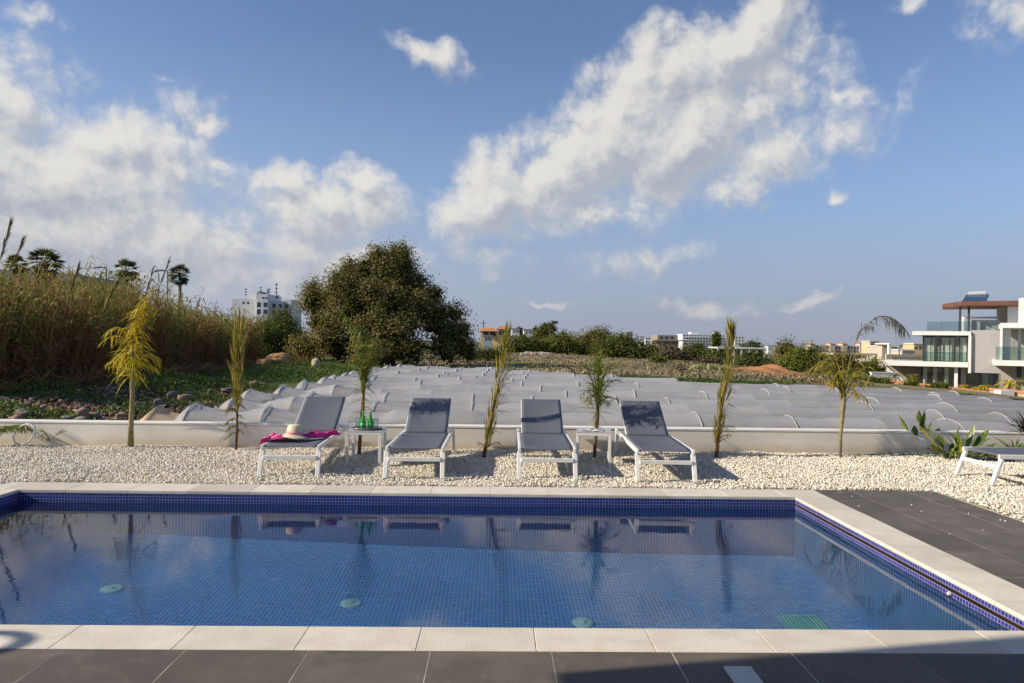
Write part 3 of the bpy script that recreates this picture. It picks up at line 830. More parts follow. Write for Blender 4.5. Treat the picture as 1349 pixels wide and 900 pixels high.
film = tunnel_mat(); hoop_m = pmat('hoop_white', (.60, .57, .52), .5)
ORD = ['nearest', 'second', 'third', 'fourth', 'fifth', 'sixth', 'seventh', 'eighth', 'ninth', 'tenth', 'eleventh', 'twelfth', 'farthest']
XR = {7: 6.2, 8: 4.6, 9: 3.2, 10: 2.2, 11: .6, 12: -1.6}
for k in range(13):
    Y = 11.35 + 1.7 * k; xl = -5.25 - random.uniform(-.15, .25) + (.25 if k in (3, 5) else 0)
    if k >= 11: xl = -5.3 + (k - 10) * .3
    xr = XR.get(k, min(Y * .78 + 2.5, 15 - max(0, k - 4) * .4))
    lb = ('%s row of white plastic crop tunnel counted from the garden wall' % ORD[k]) if k not in (0, 12) else \
        ('row of white plastic crop tunnel nearest the garden wall' if k == 0 else 'short farthest row of white plastic crop tunnel, below the big tree')
    e = empty('crop_tunnel', (xl, Y, 0), 0, lb, 'crop tunnel', 'rows of plastic crop tunnels in the field')
    hoops = []; x = xl + .42 + random.uniform(0, .1)
    while x < xr - .5: hoops.append(x); x += random.uniform(1.05, 1.75)
    step = .10 if k < 5 else .2
    na_ = 18
    b = MB(); hd = np.array(hoops); xs = np.unique(np.round(np.concatenate([np.arange(xl, xr + step / 2, step), hd, hd - .03, hd + .03, [xl + .12, xl + .22]]), 3)); ph1 = random.uniform(0, 6)

    def hgt(x):
        i = np.abs(hd - x).min(); rag = sm(-1.5, -4.5, x) if k < 6 else sm(-2, -5, x) * .5
        j_ = int(np.abs(hd - x).argmin()); st_ = .05 * math.sin(j_ * 2.4 + ph1) * (1.1 - .7 * sm(-2, 2, x))
        h = .47 * (1 - (.058 - .018 * sm(0, 4, x) + rag * .27) * min(i / .62, 1) ** .62 + st_) * (1 + .03 * math.sin(x * .7 + ph1)) + rag * .06
        endl = sm(-.04, .40, x - xl); endr = sm(-.05, .5, xr - x)
        return h * (.05 + .95 * min(endl, endr) ** .8), endl


    for x in xs:
        h, en = hgt(float(x))
        hw = .52 * (.45 + .55 * en)
        for j in range(na_ + 1):
            a = math.pi * j / na_; ca = -math.cos(a); sa = math.sin(a)
            rg_ = sm(1.0, -4.2, x); ii = int(np.searchsorted(hd, x)); x0h = hd[max(0, ii - 1)]; x1h = hd[min(len(hd) - 1, ii)]; tt_ = min(1, max(0, (x - x0h) / max(.1, x1h - x0h))); wv = math.sin(math.pi * tt_) ** .7
            pl = (1 - en) * .07 * math.sin(j * 1.9 + x * 3) + wv * (.006 + .020 * rg_) * math.sin((j - 6) * (1.2 + 2.2 * tt_) + ii * 2.1 + k) + wv * .012 * rg_ * math.sin((j - 9) * (3.6 - 2 * tt_) + ii)
            yy = hw * ca
            b.v.append((x - xl, yy + pl * .5, float(terr(x, Y + yy)) - .03 + h * sa ** .9 + pl * sa))
    for i in range(len(xs) - 1):
        for j in range(na_): a = i * (na_ + 1) + j; b.f.append((a, a + na_ + 1, a + na_ + 2, a + 1)); b.t.append(.5 + .5 * math.sin(3.7 * int(np.searchsorted(hd, xs[i])) + k * 2.3)); b.mi.append(0)
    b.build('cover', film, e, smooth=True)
    for hx in hoops:
        if random.random() < (.35 if hx < 1 else .5) : continue
        h, en = hgt(hx); pts = []
        tl = random.uniform(-.06, .06)
        for j in range(13):
            a = math.pi * (j + .3) / 12.6; ca = -math.cos(a); sa = math.sin(a); yy = .535 * ca * (.5 + .5 * en)
            pts.append((hx - xl + tl * ca, yy, float(terr(hx, Y + yy)) - .02 + (h + .009) * sa ** .9))
        MB().tube(pts, .0045 + .0007 * k, 6).build('hoop', hoop_m, e, smooth=True)

# sand bag coloured end of the nearest row: a loose tan flap of sheet
b = MB(); n = 40
for i in range(n + 1):
    for j in range(n + 1):
        u, v = i / n, j / n
        x = -5.62 + 1.5 * u + .12 * (1 - 2 * abs(v - .5)); y = 10.95 + .95 * v
        ar = math.sin(math.pi * (.03 + .94 * v)) ** .7; q_ = max(0, (u - .2) / .8)
        z = ar * (.47 * (u / .2) ** .6 if u < .2 else .47 * (1 - .80 * q_ ** .6)) + .035 * math.sin(v * 26 + u * 3) * (q_ * (1 - q_) * 3 + (1 - min(1, u / .2)) * .5) + .03 * math.sin(v * 11 - u * 7) * q_
        b.v.append((x, y, z))
for i in range(n):
    for j in range(n): a = i * (n + 1) + j; b.f.append((a, a + n + 1, a + n + 2, a + 1)); b.t.append(0); b.mi.append(0)
o = b.build('loose_sheet', pmat('tan_sheet', (.56, .42, .25), .6, col2=(.64, .54, .40), vscale=3, transl=.3), smooth=True)
tag(o, 'tan crumpled sheet end bulging above the wall at the left end of the tunnels', 'sheet')

# ------------------------------------------------------------------ young garden palms


def blade_strip(b, p, d, L, wd, droop, tint, seg=3, side=None):
    """leaf ribbon starting at p in direction d, bending down"""
    d = Vector(d).normalized(); p = Vector(p); s = side or d.cross(Vector((0, 0, 1)))
    if s.length < .05: s = Vector((1, 0, 0))
    s = (s.normalized() + Vector((random.uniform(-.6, .6), random.uniform(-.6, .6), random.uniform(-.6, .6)))).normalized(); s = (s - d * s.dot(d)).normalized()
    o = len(b.v); wds = [.55, 1.0, .75, .12] if seg == 3 else [.6, 1, .1]
    for i in range(seg + 1):
        ww = wd * wds[i] / 2; b.v.append(tuple(p + s * ww)); b.v.append(tuple(p - s * ww))
        if i < seg: d = (d + Vector((0, 0, -droop / seg))).normalized(); p = p + d * (L / seg)
    for i in range(seg): b.f.append((o + 2 * i, o + 2 * i + 1, o + 2 * i + 3, o + 2 * i + 2)); b.t.append(tint); b.mi.append(0)


def bez(p0, p1, p2, u): return Vector(p0) * (1 - u) ** 2 + Vector(p1) * 2 * u * (1 - u) + Vector(p2) * u * u


def frond(bl, st, p0, p1, p2, n, L, wd, droop, spread=.8, start=.15, tl=.25, t0=0., t1=1.):
    """pinnate frond: rachis into st, leaflets into bl"""
    pts = [bez(p0, p1, p2, i / 10) for i in range(11)]
    st.tube(pts, [.008 * (1 - .75 * i / 10) for i in range(11)], 5, .5)
    for i in range(n):
        u = start + (1 - start) * (i + random.random()) / n; p = bez(p0, p1, p2, u); t = (bez(p0, p1, p2, min(1, u + .03)) - bez(p0, p1, p2, u - .03)).normalized()
        sd_ = t.cross(Vector((0, 0, 1)));
        if sd_.length < .1: sd_ = Vector((random.uniform(-1, 1), random.uniform(-1, 1), 0))
        sd_.normalize(); s = random.choice((-1, 1)); rr = Vector((random.uniform(-.35, .35), random.uniform(-.35, .35), random.uniform(-.3, .3)))
        d = t * (1 - spread * .6) + sd_ * s * spread + rr * .8
        l = L * (1 - tl * abs(2 * u - 1)) * random.uniform(.7, 1.15) * (1 - .45 * max(0, u - .75) / .25)
        blade_strip(bl, p, d, l, wd, droop * random.uniform(.6, 1.4), random.uniform(t0, t1))


def palm_obj(px, py, label, trunk, trunk_r, leaf_m, trunk_m, make, kind='young_palm'):
    p = gp(px, py, 0.0); e = empty(kind, (p.x, p.y, 0), 0, label, 'palm', 'young palms planted along the garden wall')
    MB().tube(trunk, trunk_r, 10).build('trunk', trunk_m, e, smooth=True)
    bl, st = MB(), MB(); make(bl, st)
    if st.v: st.build('stalks', leaf_m, e, smooth=True)
    bl.build('fronds', leaf_m, e)
    return e


yel = attr_ramp_mat('leaf_yellow', [(0, (.28, .30, .03)), (.4, (.56, .46, .03)), (1, (.85, .60, .05))], .5, .35)
grn = attr_ramp_mat('leaf_green', [(0, (.09, .12, .02)), (.5, (.20, .24, .04)), (1, (.38, .36, .08))], .5, .4)
olv = attr_ramp_mat('leaf_olive', [(0, (.12, .11, .02)), (.5, (.25, .23, .035)), (1, (.48, .38, .07))], .5, .4)
gry = attr_ramp_mat('leaf_grey', [(0, (.12, .12, .07)), (.5, (.22, .21, .13)), (1, (.38, .36, .26))], .6, .2)
tr_tan = pmat('palm_trunk_tan', (.30, .26, .13), .8, col2=(.18, .14, .06), vscale=25, bump=.6, bscale=50)
tr_brn = pmat('palm_trunk_brown', (.20, .12, .055), .85, col2=(.11, .065, .03), vscale=30, bump=.8, bscale=60)
S = .0104   # metres per photo pixel at the palms


def mk1(bl, st):
    for i in range(13):
        a = random.uniform(0, 2 * math.pi); z0 = random.uniform(.95, 1.45); r = random.uniform(.14, .40); up = random.uniform(.10, .45)
        frond(bl, st, (0, 0, z0), (r * .45 * math.cos(a), r * .45 * math.sin(a), z0 + up), (r * math.cos(a), r * math.sin(a), z0 + up * .5 - random.uniform(0, .2)), 13, .27, .011, 1.0, .75, start=.25)
    for i in range(330):
        a = random.uniform(0, 2 * math.pi); z = random.uniform(.95, 2.1)
        blade_strip(bl, (0.01 + .3 * max(0, z - 1.5), 0, z), (math.cos(a), math.sin(a), random.uniform(-.1, 1.2)), random.uniform(.2, .46) * (1 - .62 * min(1, max(0, z - 1.35))), .012, 1.4, random.random())
    for i in range(6):
        a = random.uniform(-.6, .6)
        frond(bl, st, (0.02, 0, 1.4), (.06, .03 * i - .1, 1.9), (.26 + .07 * math.sin(i * 2.1), .12 * a, 2.2 - .09 * i), 24, .17, .010, 1.2, .6, t0=.4)


palm_obj(172, 591, 'yellow leaved young palm with long bare trunk, leftmost along the wall',
         [(0, 0, 0), (.0, 0, .3), (.015, 0, .7), (.01, 0, 1.05), (.01, 0, 1.45)], [.045, .034, .03, .03, .018], yel, tr_tan, mk1)


def tied(bl, st, line, n, lmin, lmax, rad, side=(0, 0), low=.0, topn=25, wd=.012, bulge=.5):
    """fronds tied up against a leaning stem; line = list of (x, z)"""
    def P_(u):
        u = min(max(u, 0), .9999) * (len(line) - 1); i = int(u); f = u - i
        return Vector((line[i][0] * (1 - f) + line[i + 1][0] * f, 0, line[i][1] * (1 - f) + line[i + 1][1] * f))
    for i in range(n):
        u = low + (1 - low) * random.random(); p = P_(u); ax = (P_(min(1, u + .05)) - P_(u - .05)).normalized()
        a = random.uniform(0, 2 * math.pi); o = Vector((math.cos(a), math.sin(a), 0)); rr = rad * (math.sin(math.pi * (.12 + .78 * u)) ** bulge)
        p = p + o * rr * random.random() ** .6
        d = ax * 1.0 + o * random.uniform(.0, .35)
        blade_strip(bl, p, d, random.uniform(lmin, lmax), wd, random.uniform(0, .25), random.random())
    for (u, sgn, l, m_) in side:
        p = P_(u); q = p + Vector((sgn * l, random.uniform(-.1, .1), random.uniform(-.02, .1)))
        frond(bl, st, p, p + Vector((sgn * l * .4, 0, l * .55)), q, m_, .12, .010, .9, .8, tl=.2)


def mk2(bl, st):
    tied(bl, st, [(0, .5), (.01, .9), (.0, 1.3), (.02, 1.72)], 260, .12, .3, .075, side=[(.02, -1, .17, 16), (.0, -1, .14, 14), (.12, 1, .12, 10)])
    for z in (.16, .26, .36, .5):
        frond(bl, st, (0, 0, z + .05), (-.06, .02, z + .1), (-.14, random.uniform(-.08, .08), z - .01), 14, .10, .016, .8, .8)
        frond(bl, st, (0, 0, z + .08), (.04, .02, z + .15), (.10, random.uniform(-.08, .08), z + .06), 8, .09, .014, .8, .8)


palm_obj(311, 592, 'narrow upright palm with fronds tied in a column, second from the left',
         [(0, 0, 0), (.012, 0, .3), (.0, 0, .8), (.01, 0, 1.2)], [.022, .016, .014, .01], olv, tr_brn, mk2)


def mk3(bl, st):
    for i in range(13):
        a = random.uniform(0, 2 * math.pi); z0 = random.uniform(.62, .8); r = random.uniform(.08, .2)
        frond(bl, st, (.05, 0, z0), (.05 + .3 * r * math.cos(a), .3 * r * math.sin(a), z0 + .5), (.05 + r * math.cos(a), r * math.sin(a), z0 + random.uniform(.45, .85)), 30, .2, .010, .9, .5)
    for i in range(5):
        frond(bl, st, (.05, 0, .9), (-.02 + .05 * i, .04 * i - .08, 1.75 + .05 * i), (-.30 + .09 * i, .1 * random.uniform(-1, 1), 1.95 - .12 * i), 36, .23, .010, 1.9, .5)
    for i in range(3):
        frond(bl, st, (.06, 0, .9), (.12, .03 * i, 1.35), (.25 + .04 * i, .08 * i - .1, 1.62 - .1 * i), 26, .2, .010, 1.7, .5)
    for i in range(60):
        a = random.uniform(0, 2 * math.pi); z = random.uniform(.5, .95)
        blade_strip(bl, (.045, 0, z), (math.cos(a), math.sin(a), random.uniform(-.2, 1.0)), random.uniform(.15, .34), .010, 1.1, random.random())


palm_obj(473, 599, 'green palm with arching drooping crown right behind the table with green bottles',
         [(0, 0, 0), (.012, 0, .25), (.04, 0, .6), (.05, 0, .9)], [.026, .024, .027, .016], grn, tr_brn, mk3)


def mk4(bl, st):
    tied(bl, st, [(.04, .12), (.10, .5), (.18, .95), (.26, 1.35), (.29, 1.66)], 270, .10, .26, .06, wd=.014, side=[(.0, 1, .16, 14), (.0, -1, .12, 10), (.1, 1, .13, 10)])
    for z in (.62, .7, .82, .95, 1.05, 1.15):
        x = .04 + .16 * z
        for q in range(5): blade_strip(bl, (x + .03, 0, z), (1, random.uniform(-.6, .6), random.uniform(-.2, .9)), random.uniform(.12, .27), .011, .8, random.random())
    for q in range(40):
        blade_strip(bl, (.27 + random.uniform(-.02, .05), random.uniform(-.03, .03), random.uniform(1.0, 1.4)), (random.uniform(.1, .9), random.uniform(-.4, .4), random.uniform(.3, 1)), random.uniform(.12, .26), .009, .9, random.random())


palm_obj(637, 603, 'narrow palm leaning right with bundled fronds, between the middle pair of loungers',
         [(0, 0, 0), (.055, 0, .3), (.13, 0, .7), (.2, 0, 1.05)], [.026, .022, .018, .012], olv, tr_brn, mk4)


def mk5(bl, st):
    for i in range(26):
        a = random.uniform(0, 2 * math.pi); z0 = random.uniform(.62, .85); r = random.uniform(.1, .34); h = random.uniform(-.02, .5)
        frond(bl, st, (.03, 0, z0), (.03 + r * .4 * math.cos(a), r * .4 * math.sin(a), z0 + max(.1, h * .9) + .1), (.03 + r * math.cos(a), r * math.sin(a), z0 + h), 15, .20, .011, .35, .45)
    for i in range(8):
        frond(bl, st, (.03, 0, .8), (.03, .02 * i - .08, 1.2), (.04 + .05 * math.cos(i * 2.3), .05 * math.sin(i * 2.3), 1.2 + .045 * i), 24, .16, .010, .6, .4)
    for i in range(130):
        a = random.uniform(0, 2 * math.pi); z = random.uniform(.6, 1.15); blade_strip(bl, (.03, 0, z), (math.cos(a), math.sin(a), random.uniform(-.5, 1.1)), random.uniform(.16, .36) * (1.25 - .4 * z), .010, .35, random.random())
    for i in range(18):
        a = random.uniform(0, 2 * math.pi); blade_strip(bl, (.02, 0, .42 + .1 * random.random()), (math.cos(a), math.sin(a), 0), .12, .010, .8, 1)


palm_obj(783, 604, 'bushy star shaped palm right behind the table with the magazine',
         [(0, 0, 0), (.01, 0, .25), (.03, 0, .55), (.03, 0, .85)], [.021, .024, .03, .016], grn, tr_brn, mk5)


def mk6(bl, st):
    tied(bl, st, [(.0, .15), (.04, .55), (.12, 1.0), (.18, 1.4), (.165, 1.72)], 320, .10, .26, .07, wd=.014, side=[(.05, 1, .16, 18), (.12, 1, .2, 20), (.02, 1, .1, 10)])
    for q in range(40):
        z = random.uniform(.35, 1.25); x = .02 + .11 * z
        blade_strip(bl, (x + .03, 0, z), (1, random.uniform(-.6, .6), random.uniform(-.4, .7)), random.uniform(.10, .25), .012, 1.0, random.random())
    for q in range(25):
        blade_strip(bl, (.165, 0, 1.6), (random.uniform(-.2, .2), random.uniform(-.2, .2), 1), random.uniform(.05, .14), .016, .2, .2)


palm_obj(944, 603, 'narrow palm with bundled fronds between the rightmost straight lounger and the yellowish palm',
         [(0, 0, 0), (.02, 0, .35), (.07, 0, .8), (.13, 0, 1.1)], [.028, .024, .02, .012], olv, tr_brn, mk6)


def mk7(bl, st):
    for i in range(22):
        a = random.uniform(0, 2 * math.pi); z0 = random.uniform(.7, .95); r = random.uniform(.10, .42); h = random.uniform(-.15, .5) if i % 3 else random.uniform(.4, .62)
        frond(bl, st, (.03, 0, z0), (.03 + r * .45 * math.cos(a), r * .4 * math.sin(a), z0 + h * .8 + .25), (.03 + r * math.cos(a), r * math.sin(a), z0 + h), 15, .20, .010, 1.3, .55)
    frond(bl, st, (.05, 0, 1.0), (-.35, .1, 1.5), (-.42, .15, 1.05), 22, .17, .010, 1.2, .6)
    frond(bl, st, (.03, 0, 1.0), (.02, 0, 1.35), (.03, .05, 1.45), 14, .15, .010, 1.2, .6)


e7 = palm_obj(1107, 603, 'yellowish green palm with one long grey frond arching over to the right',
              [(0, 0, 0), (.0, 0, .3), (.03, 0, .7), (.04, 0, 1.0)], [.02, .021, .032, .02], attr_ramp_mat('leaf_lime', [(0, (.14, .14, .02)), (.5, (.34, .29, .035)), (1, (.62, .43, .05))], .5, .4), tr_tan, mk7)
bl, st = MB(), MB()
P0, P1, P2 = (.06, 0, .95), (.12, 0, 1.72), (.48, .05, 1.93)
frond(bl, st, P0, P1, P2, 30, .28, .012, 1.3, .6, start=.62)
frond(bl, st, P2, (.75, .05, 2.02), (.93, .08, 1.74), 60, .32, .012, 1.6, .6, start=.0)
frond(bl, st, (.2, 0, 1.62), (.3, .1, 1.85), (.52, .12, 1.8), 24, .20, .010, 1.6, .6, start=.1)
st.build('frond_stalk', gry, e7, smooth=True); o = bl.build('grey_frond', gry, e7); o['label'] = 'long grey green arching frond'


# ------------------------------------------------------------------ broad leaved plants and border plants
def broad_leaf(b, p, d, L, wd, droop, tint):
    d = Vector(d).normalized(); p = Vector(p); n = 8; o = len(b.v)
    s0 = d.cross(Vector((0, 0, 1))).normalized(); s0 = (s0 * math.cos(tint * 3) + Vector((0, 0, 1)) * math.sin(tint * 3 - 1.5) * .5).normalized()
    for i in range(n + 1):
        u = i / n; ww = wd * (math.sin(math.pi * min(1, .03 + u)) ** .75) * (1 if u < .98 else .05); s = (s0 - d * s0.dot(d)).normalized(); nn = s.cross(d)
        b.v += [tuple(p + s * ww / 2 + nn * ww * .18), tuple(p), tuple(p - s * ww / 2 + nn * ww * .18)]
        d = (d + Vector((0, 0, -droop / n))).normalized(); p = p + d * L / n
    for i in range(n):
        a = o + 3 * i; b.f += [(a, a + 1, a + 4, a + 3), (a + 1, a + 2, a + 5, a + 4)]; b.t += [tint, tint]; b.mi += [0, 0]


strel = attr_ramp_mat('leaf_broad', [(0, (.06, .10, .022)), (.6, (.14, .20, .035)), (1, (.34, .33, .05))], .4, .3, spec=.5)


def broad_plant(px, py, label, lv, seed):
    random.seed(seed); p = gp(px, py, 0); e = empty('broad_leaf_plant', (p.x, p.y, 0), 0, label, 'plant', 'broad leaved plants in the chippings by the wall')
    b, st = MB(), MB()
    for (dx, dz, L, wd, dr) in lv + [(a_ * .8 + random.uniform(-.06, .06), b_ * random.uniform(.5, 1.1), c_ * .85, d_, e_ + .1) for a_, b_, c_, d_, e_ in lv]:
        st.tube([(0, 0, 0), (dx * .3, random.uniform(-.05, .05), dz * .5), (dx * .75, random.uniform(-.1, .1), dz)], [.014, .010, .007], 6, .7)
        q = st.v[-1]; broad_leaf(b, q, (dx * .8, random.uniform(-.15, .15), abs(dz) * 1.2 + .05), L * .9, wd * 1.0, dr, random.random())
    so_ = st.build('stems', strel, e, smooth=True); o = b.build('leaves', strel, so_, smooth=True)


broad_plant(1212, 598, 'tallest broad leaved plant, standing left of the group against the wall', [(-.22, .30, .34, .10, .1), (-.12, .2, .3, .09, .2), (.02, .32, .32, .10, .0), (.1, .25, .28, .09, .2), (.2, .18, .3, .08, .5), (-.3, .12, .25, .07, .8), (.05, .12, .25, .09, .6), (-.05, .12, .3, .10, .1), (.08, .4, .26, .08, -.1), (.25, .1, .25, .07, .9)], 1)
broad_plant(1249, 606, 'low broad leaved plant in the middle of the group', [(-.28, .24, .34, .09, .3), (-.1, .15, .25, .08, .3), (.05, .2, .32, .08, .1), (.18, .13, .25, .07, .3), (-.2, .1, .25, .07, .7), (.1, .08, .2, .07, .5)], 2)
broad_plant(1266, 607, 'broad leaved plant spreading to the right nearest the end lounger', [(.25, .18, .36, .10, .2), (.15, .22, .32, .09, .1), (.3, .12, .3, .08, .4), (-.12, .18, .28, .08, .2), (.05, .1, .25, .08, .5), (.28, .22, .3, .08, .1)], 3)
random.seed(21)
# spiky plants at the right edge
for (px, py, lb, mat_, n_, L_, zz) in ((1352, 600, 'dark reddish spiky cordyline at the right edge by the wall', attr_ramp_mat('leaf_purple', [(0, (.05, .03, .03)), (1, (.13, .08, .07))], .5, .2), 60, .42, .45),
                                       (1338, 604, 'green upright sword leaved plant beside the dark cordyline', strel, 40, .45, .05),
                                       (1308, 603, 'low feathery fern plant behind the end lounger', olv, 70, .25, .03)):
    p = gp(px, py, 0); e = empty('spiky_plant', (p.x, p.y, 0), 0, lb, 'plant')
    b = MB()
    for i in range(n_):
        a = random.uniform(0, 2 * math.pi); blade_strip(b, (0, 0, zz * random.uniform(.6, 1)), (math.cos(a), math.sin(a), random.uniform(.0, 2.2)), L_ * random.uniform(.6, 1.1), .03 if L_ > .3 else .012, .7, random.random())
    b.build('leaves', mat_, e)
    MB().tube([(0, 0, 0), (0, 0, zz * .95)], [.02, .015], 6).build('stem', tr_brn, e)
# drooping plants and irrigation hose by the left edge
for (px, py, lb, n_) in ((-18, 588, 'arching green fronded plant at the left end of the wall', 9), (67, 586, 'small tufted seedling palm by the wall near the left edge', 3)):
    p = gp(px, py, 0); e = empty('low_palm_plant', (p.x, p.y, 0), 0, lb, 'plant'); bl, st = MB(), MB()
    for i in range(n_):
        a = random.uniform(-.7, .7) if n_ > 4 else random.uniform(0, 6.28); r = .62 if n_ > 4 else .2
        frond(bl, st, (0, 0, .02), (r * .5 * math.cos(a), r * .5 * math.sin(a) * .5, .42 if n_ > 4 else .2), (r * math.cos(a), r * .4 * math.sin(a), .22 if n_ > 4 else .22), 26 if n_ > 4 else 10, .15, .012, .9, .7)
    if n_ > 4:
        frond(bl, st, (0.1, 0, .25), (.5, 0, .36), (.85, .05, .05), 22, .12, .012, .9, .6)
    bl.build('fronds', grn, e); st.build('stalks', grn, e)
ho = [at(px, py, 9.9) for px, py in ((28, 587), (38, 581), (43, 572), (42, 564), (36, 560), (28, 560), (20, 563), (12, 570), (7, 578), (8, 586), (14, 589))]
hs = MB(); pp = [Vector((v.x, v.y + .02 * i, max(.012, v.z))) for i, v in enumerate(ho)]
hs.tube(pp, .011, 8); o = hs.build('garden_hose', pmat('hose_grey', (.42, .44, .46), .4), smooth=True); tag(o, 'loop of pale grey hose standing up beside the wall at the left edge', 'hose')

# ------------------------------------------------------------------ foliage masses
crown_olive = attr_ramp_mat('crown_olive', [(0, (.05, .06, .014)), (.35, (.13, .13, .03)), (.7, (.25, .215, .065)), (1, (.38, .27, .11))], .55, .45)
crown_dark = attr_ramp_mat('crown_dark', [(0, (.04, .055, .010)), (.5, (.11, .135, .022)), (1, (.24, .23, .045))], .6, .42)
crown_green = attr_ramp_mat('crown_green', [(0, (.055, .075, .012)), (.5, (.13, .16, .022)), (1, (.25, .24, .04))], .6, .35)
crown_dry = attr_ramp_mat('crown_dry', [(0, (.07, .055, .035)), (.5, (.14, .11, .07)), (1, (.23, .19, .12))], .8, .15)
bark = pmat('bark', (.10, .075, .05), .9, var=.4, vscale=6, bump=.6, bscale=10)


def crown(name, lobes, n_cl, per, leaf, cl_r, mat, parent=None, core=True, hang=.0):
    """lobes: (x,y,z,rx,ry,rz). clusters sit near the lobe skins, leaves scatter round each cluster"""
    lb = np.array(lobes, float); wts = (lb[:, 3] * lb[:, 4] + lb[:, 3] * lb[:, 5]); wts /= wts.sum()
    li = rng.choice(len(lb), n_cl, p=wts); u = unit(rng.normal(size=(n_cl, 3))); u[:, 2] = np.where(u[:, 2] < -.6, -u[:, 2], u[:, 2])
    r = rng.uniform(.55, 1.0, (n_cl, 1)) ** .5 * rng.uniform(.82, 1.16, (n_cl, 1))
    cc_ = lb[li, :3] + u * lb[li, 3:6] * r
    tcl = rng.beta(1.1, 1.1, n_cl)
    off_ = rng.normal(size=(n_cl, per, 3)) * cl_r * np.array([1, 1, .75])
    P_ = (cc_[:, None] + off_).reshape(-1, 3)
    D_ = unit(off_.reshape(-1, 3)) * .8 + rng.normal(size=(len(P_), 3)) * .5 + np.array([0, 0, .25 - hang])
    ti = np.clip(np.repeat(tcl, per) * .65 + rng.uniform(0, .35, len(P_)), 0, 1)
    NR = np.repeat(u, per, axis=0) * .7 + unit(off_.reshape(-1, 3)) * .6 + np.array([0, 0, .2])
    D_ = D_ - unit(NR) * (D_ * unit(NR)).sum(1, keepdims=True) * .7
    V, Fq = leaves(P_, D_, rng.uniform(.7, 1.3, len(P_)) * leaf, rng.uniform(.7, 1.3, len(P_)) * leaf * .55, nrm=NR)
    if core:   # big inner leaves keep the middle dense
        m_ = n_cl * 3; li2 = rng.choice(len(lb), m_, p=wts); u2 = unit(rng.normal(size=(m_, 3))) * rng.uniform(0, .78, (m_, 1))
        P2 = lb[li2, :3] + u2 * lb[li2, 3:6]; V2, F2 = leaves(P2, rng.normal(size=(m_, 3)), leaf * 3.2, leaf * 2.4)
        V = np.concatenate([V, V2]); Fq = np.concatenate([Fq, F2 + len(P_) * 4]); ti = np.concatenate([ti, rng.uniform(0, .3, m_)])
    zmin = -5.0
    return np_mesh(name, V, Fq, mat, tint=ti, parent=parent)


def tree(name, base, lobes, label, cat, mat, n_cl, per, leaf, clr, trunk_r=.2, trunk_h=2, limbs=4, group=None, hang=0.0):
    e = empty(name, base, 0, label, cat, group)
    crown('crown', lobes, n_cl, per, leaf, clr, mat, e, hang=hang)
    b = MB(); b.tube([(0, 0, -.2), (.05, 0, trunk_h * .5), (0, .05, trunk_h)], [trunk_r * 1.2, trunk_r, trunk_r * .7], 9)
    for i in range(limbs):
        l = lobes[(i * max(1, len(lobes) // limbs)) % len(lobes)]
        b.tube([(0, 0, trunk_h * .55), (l[0] * .45, l[1] * .45, trunk_h * .55 + (l[2] - trunk_h * .55) * .6), (l[0], l[1], l[2])], [trunk_r * .6, trunk_r * .4, trunk_r * .12], 6)
    b.build('trunk', bark, e, smooth=True)
    return e


# the big tree, outline from measured lobes
YT = 44.0; k = YT / F
bx = at(512, 478, YT); bz = float(terr(bx.x, YT))
lob = []
for (px, py, r, dy) in ((510, 370, 36, 0), (545, 380, 30, .5), (470, 386, 34, -.6), (500, 352, 26, 0), (530, 350, 21, .4), (474, 362, 18, 0), (418, 395, 15, .6), (424, 412, 24, .4), (428, 440, 26, 0),
                        (462, 420, 38, -1.2), (505, 410, 52, -.6), (553, 412, 42, -.4), (520, 448, 52, -1.3), (575, 430, 28, .2), (603, 414, 14, .2), (600, 440, 22, 0), (585, 462, 26, -.2), (450, 460, 30, -1), (410, 458, 15, 0), (565, 395, 20, .5), (618, 464, 15, .5), (540, 466, 30, -1.2), (490, 468, 34, -1.4)):
    c = at(px, py, YT); lob.append((c.x - bx.x, dy, c.z - bz, r * k * .77, r * k * 1.0, r * k * .80))
for i in range(34):
    q_ = lob[i % 23]; a_ = random.uniform(-.3, 3.4); rr_ = random.uniform(.35, .75)
    lob.append((q_[0] + q_[3] * .8 * math.cos(a_), q_[1] - .5 - q_[4] * .5 * random.random(), q_[2] + q_[5] * .62 * math.sin(a_), rr_, rr_, rr_ * 1.2))
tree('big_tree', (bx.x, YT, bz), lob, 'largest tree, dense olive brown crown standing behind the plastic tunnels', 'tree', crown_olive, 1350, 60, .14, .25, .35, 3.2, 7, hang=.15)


def bush(px, ptop, pbase, wpx, Y, label, name='bush', mat=crown_dark, cat='bush', group='bushes and low trees at the far side of the scrub', dens=1.0, leafpx=2.4, trunk=False, lobes_n=None):
    k = Y / F; t_ = at(px, ptop, Y); g = float(terr(t_.x, Y)); zb = at(px, pbase, Y).z
    h = t_.z - g; w_ = wpx * k; n = lobes_n or max(3, int(wpx / 14)); lo = []
    for i in range(n):
        f = (i + .5) / n * 2 - 1; rr = h * random.uniform(.33, .46); top = h * (1 - .45 * abs(f) ** 2.2) * random.uniform(.84, 1.0)
        if i == n // 2: top = h
        cz = max(top - rr * .9, rr * .6)
        rx = min(max(w_ / n * 1.0, rr * .7), w_ / 2)
        lo.append((f * (w_ / 2 - rx * .7), random.uniform(-.3, .3) * rr, cz, rx, rr, rr * .9))
        lo.append((f * (w_ / 2 - rx * .6), random.uniform(-.4, 0) * rr, cz * .45, rx * .9, rr, cz * .6))
    area = wpx * max(6, pbase - ptop)
    ncl = int(min(700, max(40, area / 7)) * dens)
    leaf = max(.08, leafpx * k)
    return tree(name, (t_.x, Y, g), lo, label, cat, mat, ncl, 24, leaf, leaf * 2.0, max(.05, h * .03), h * .5, 3, group)


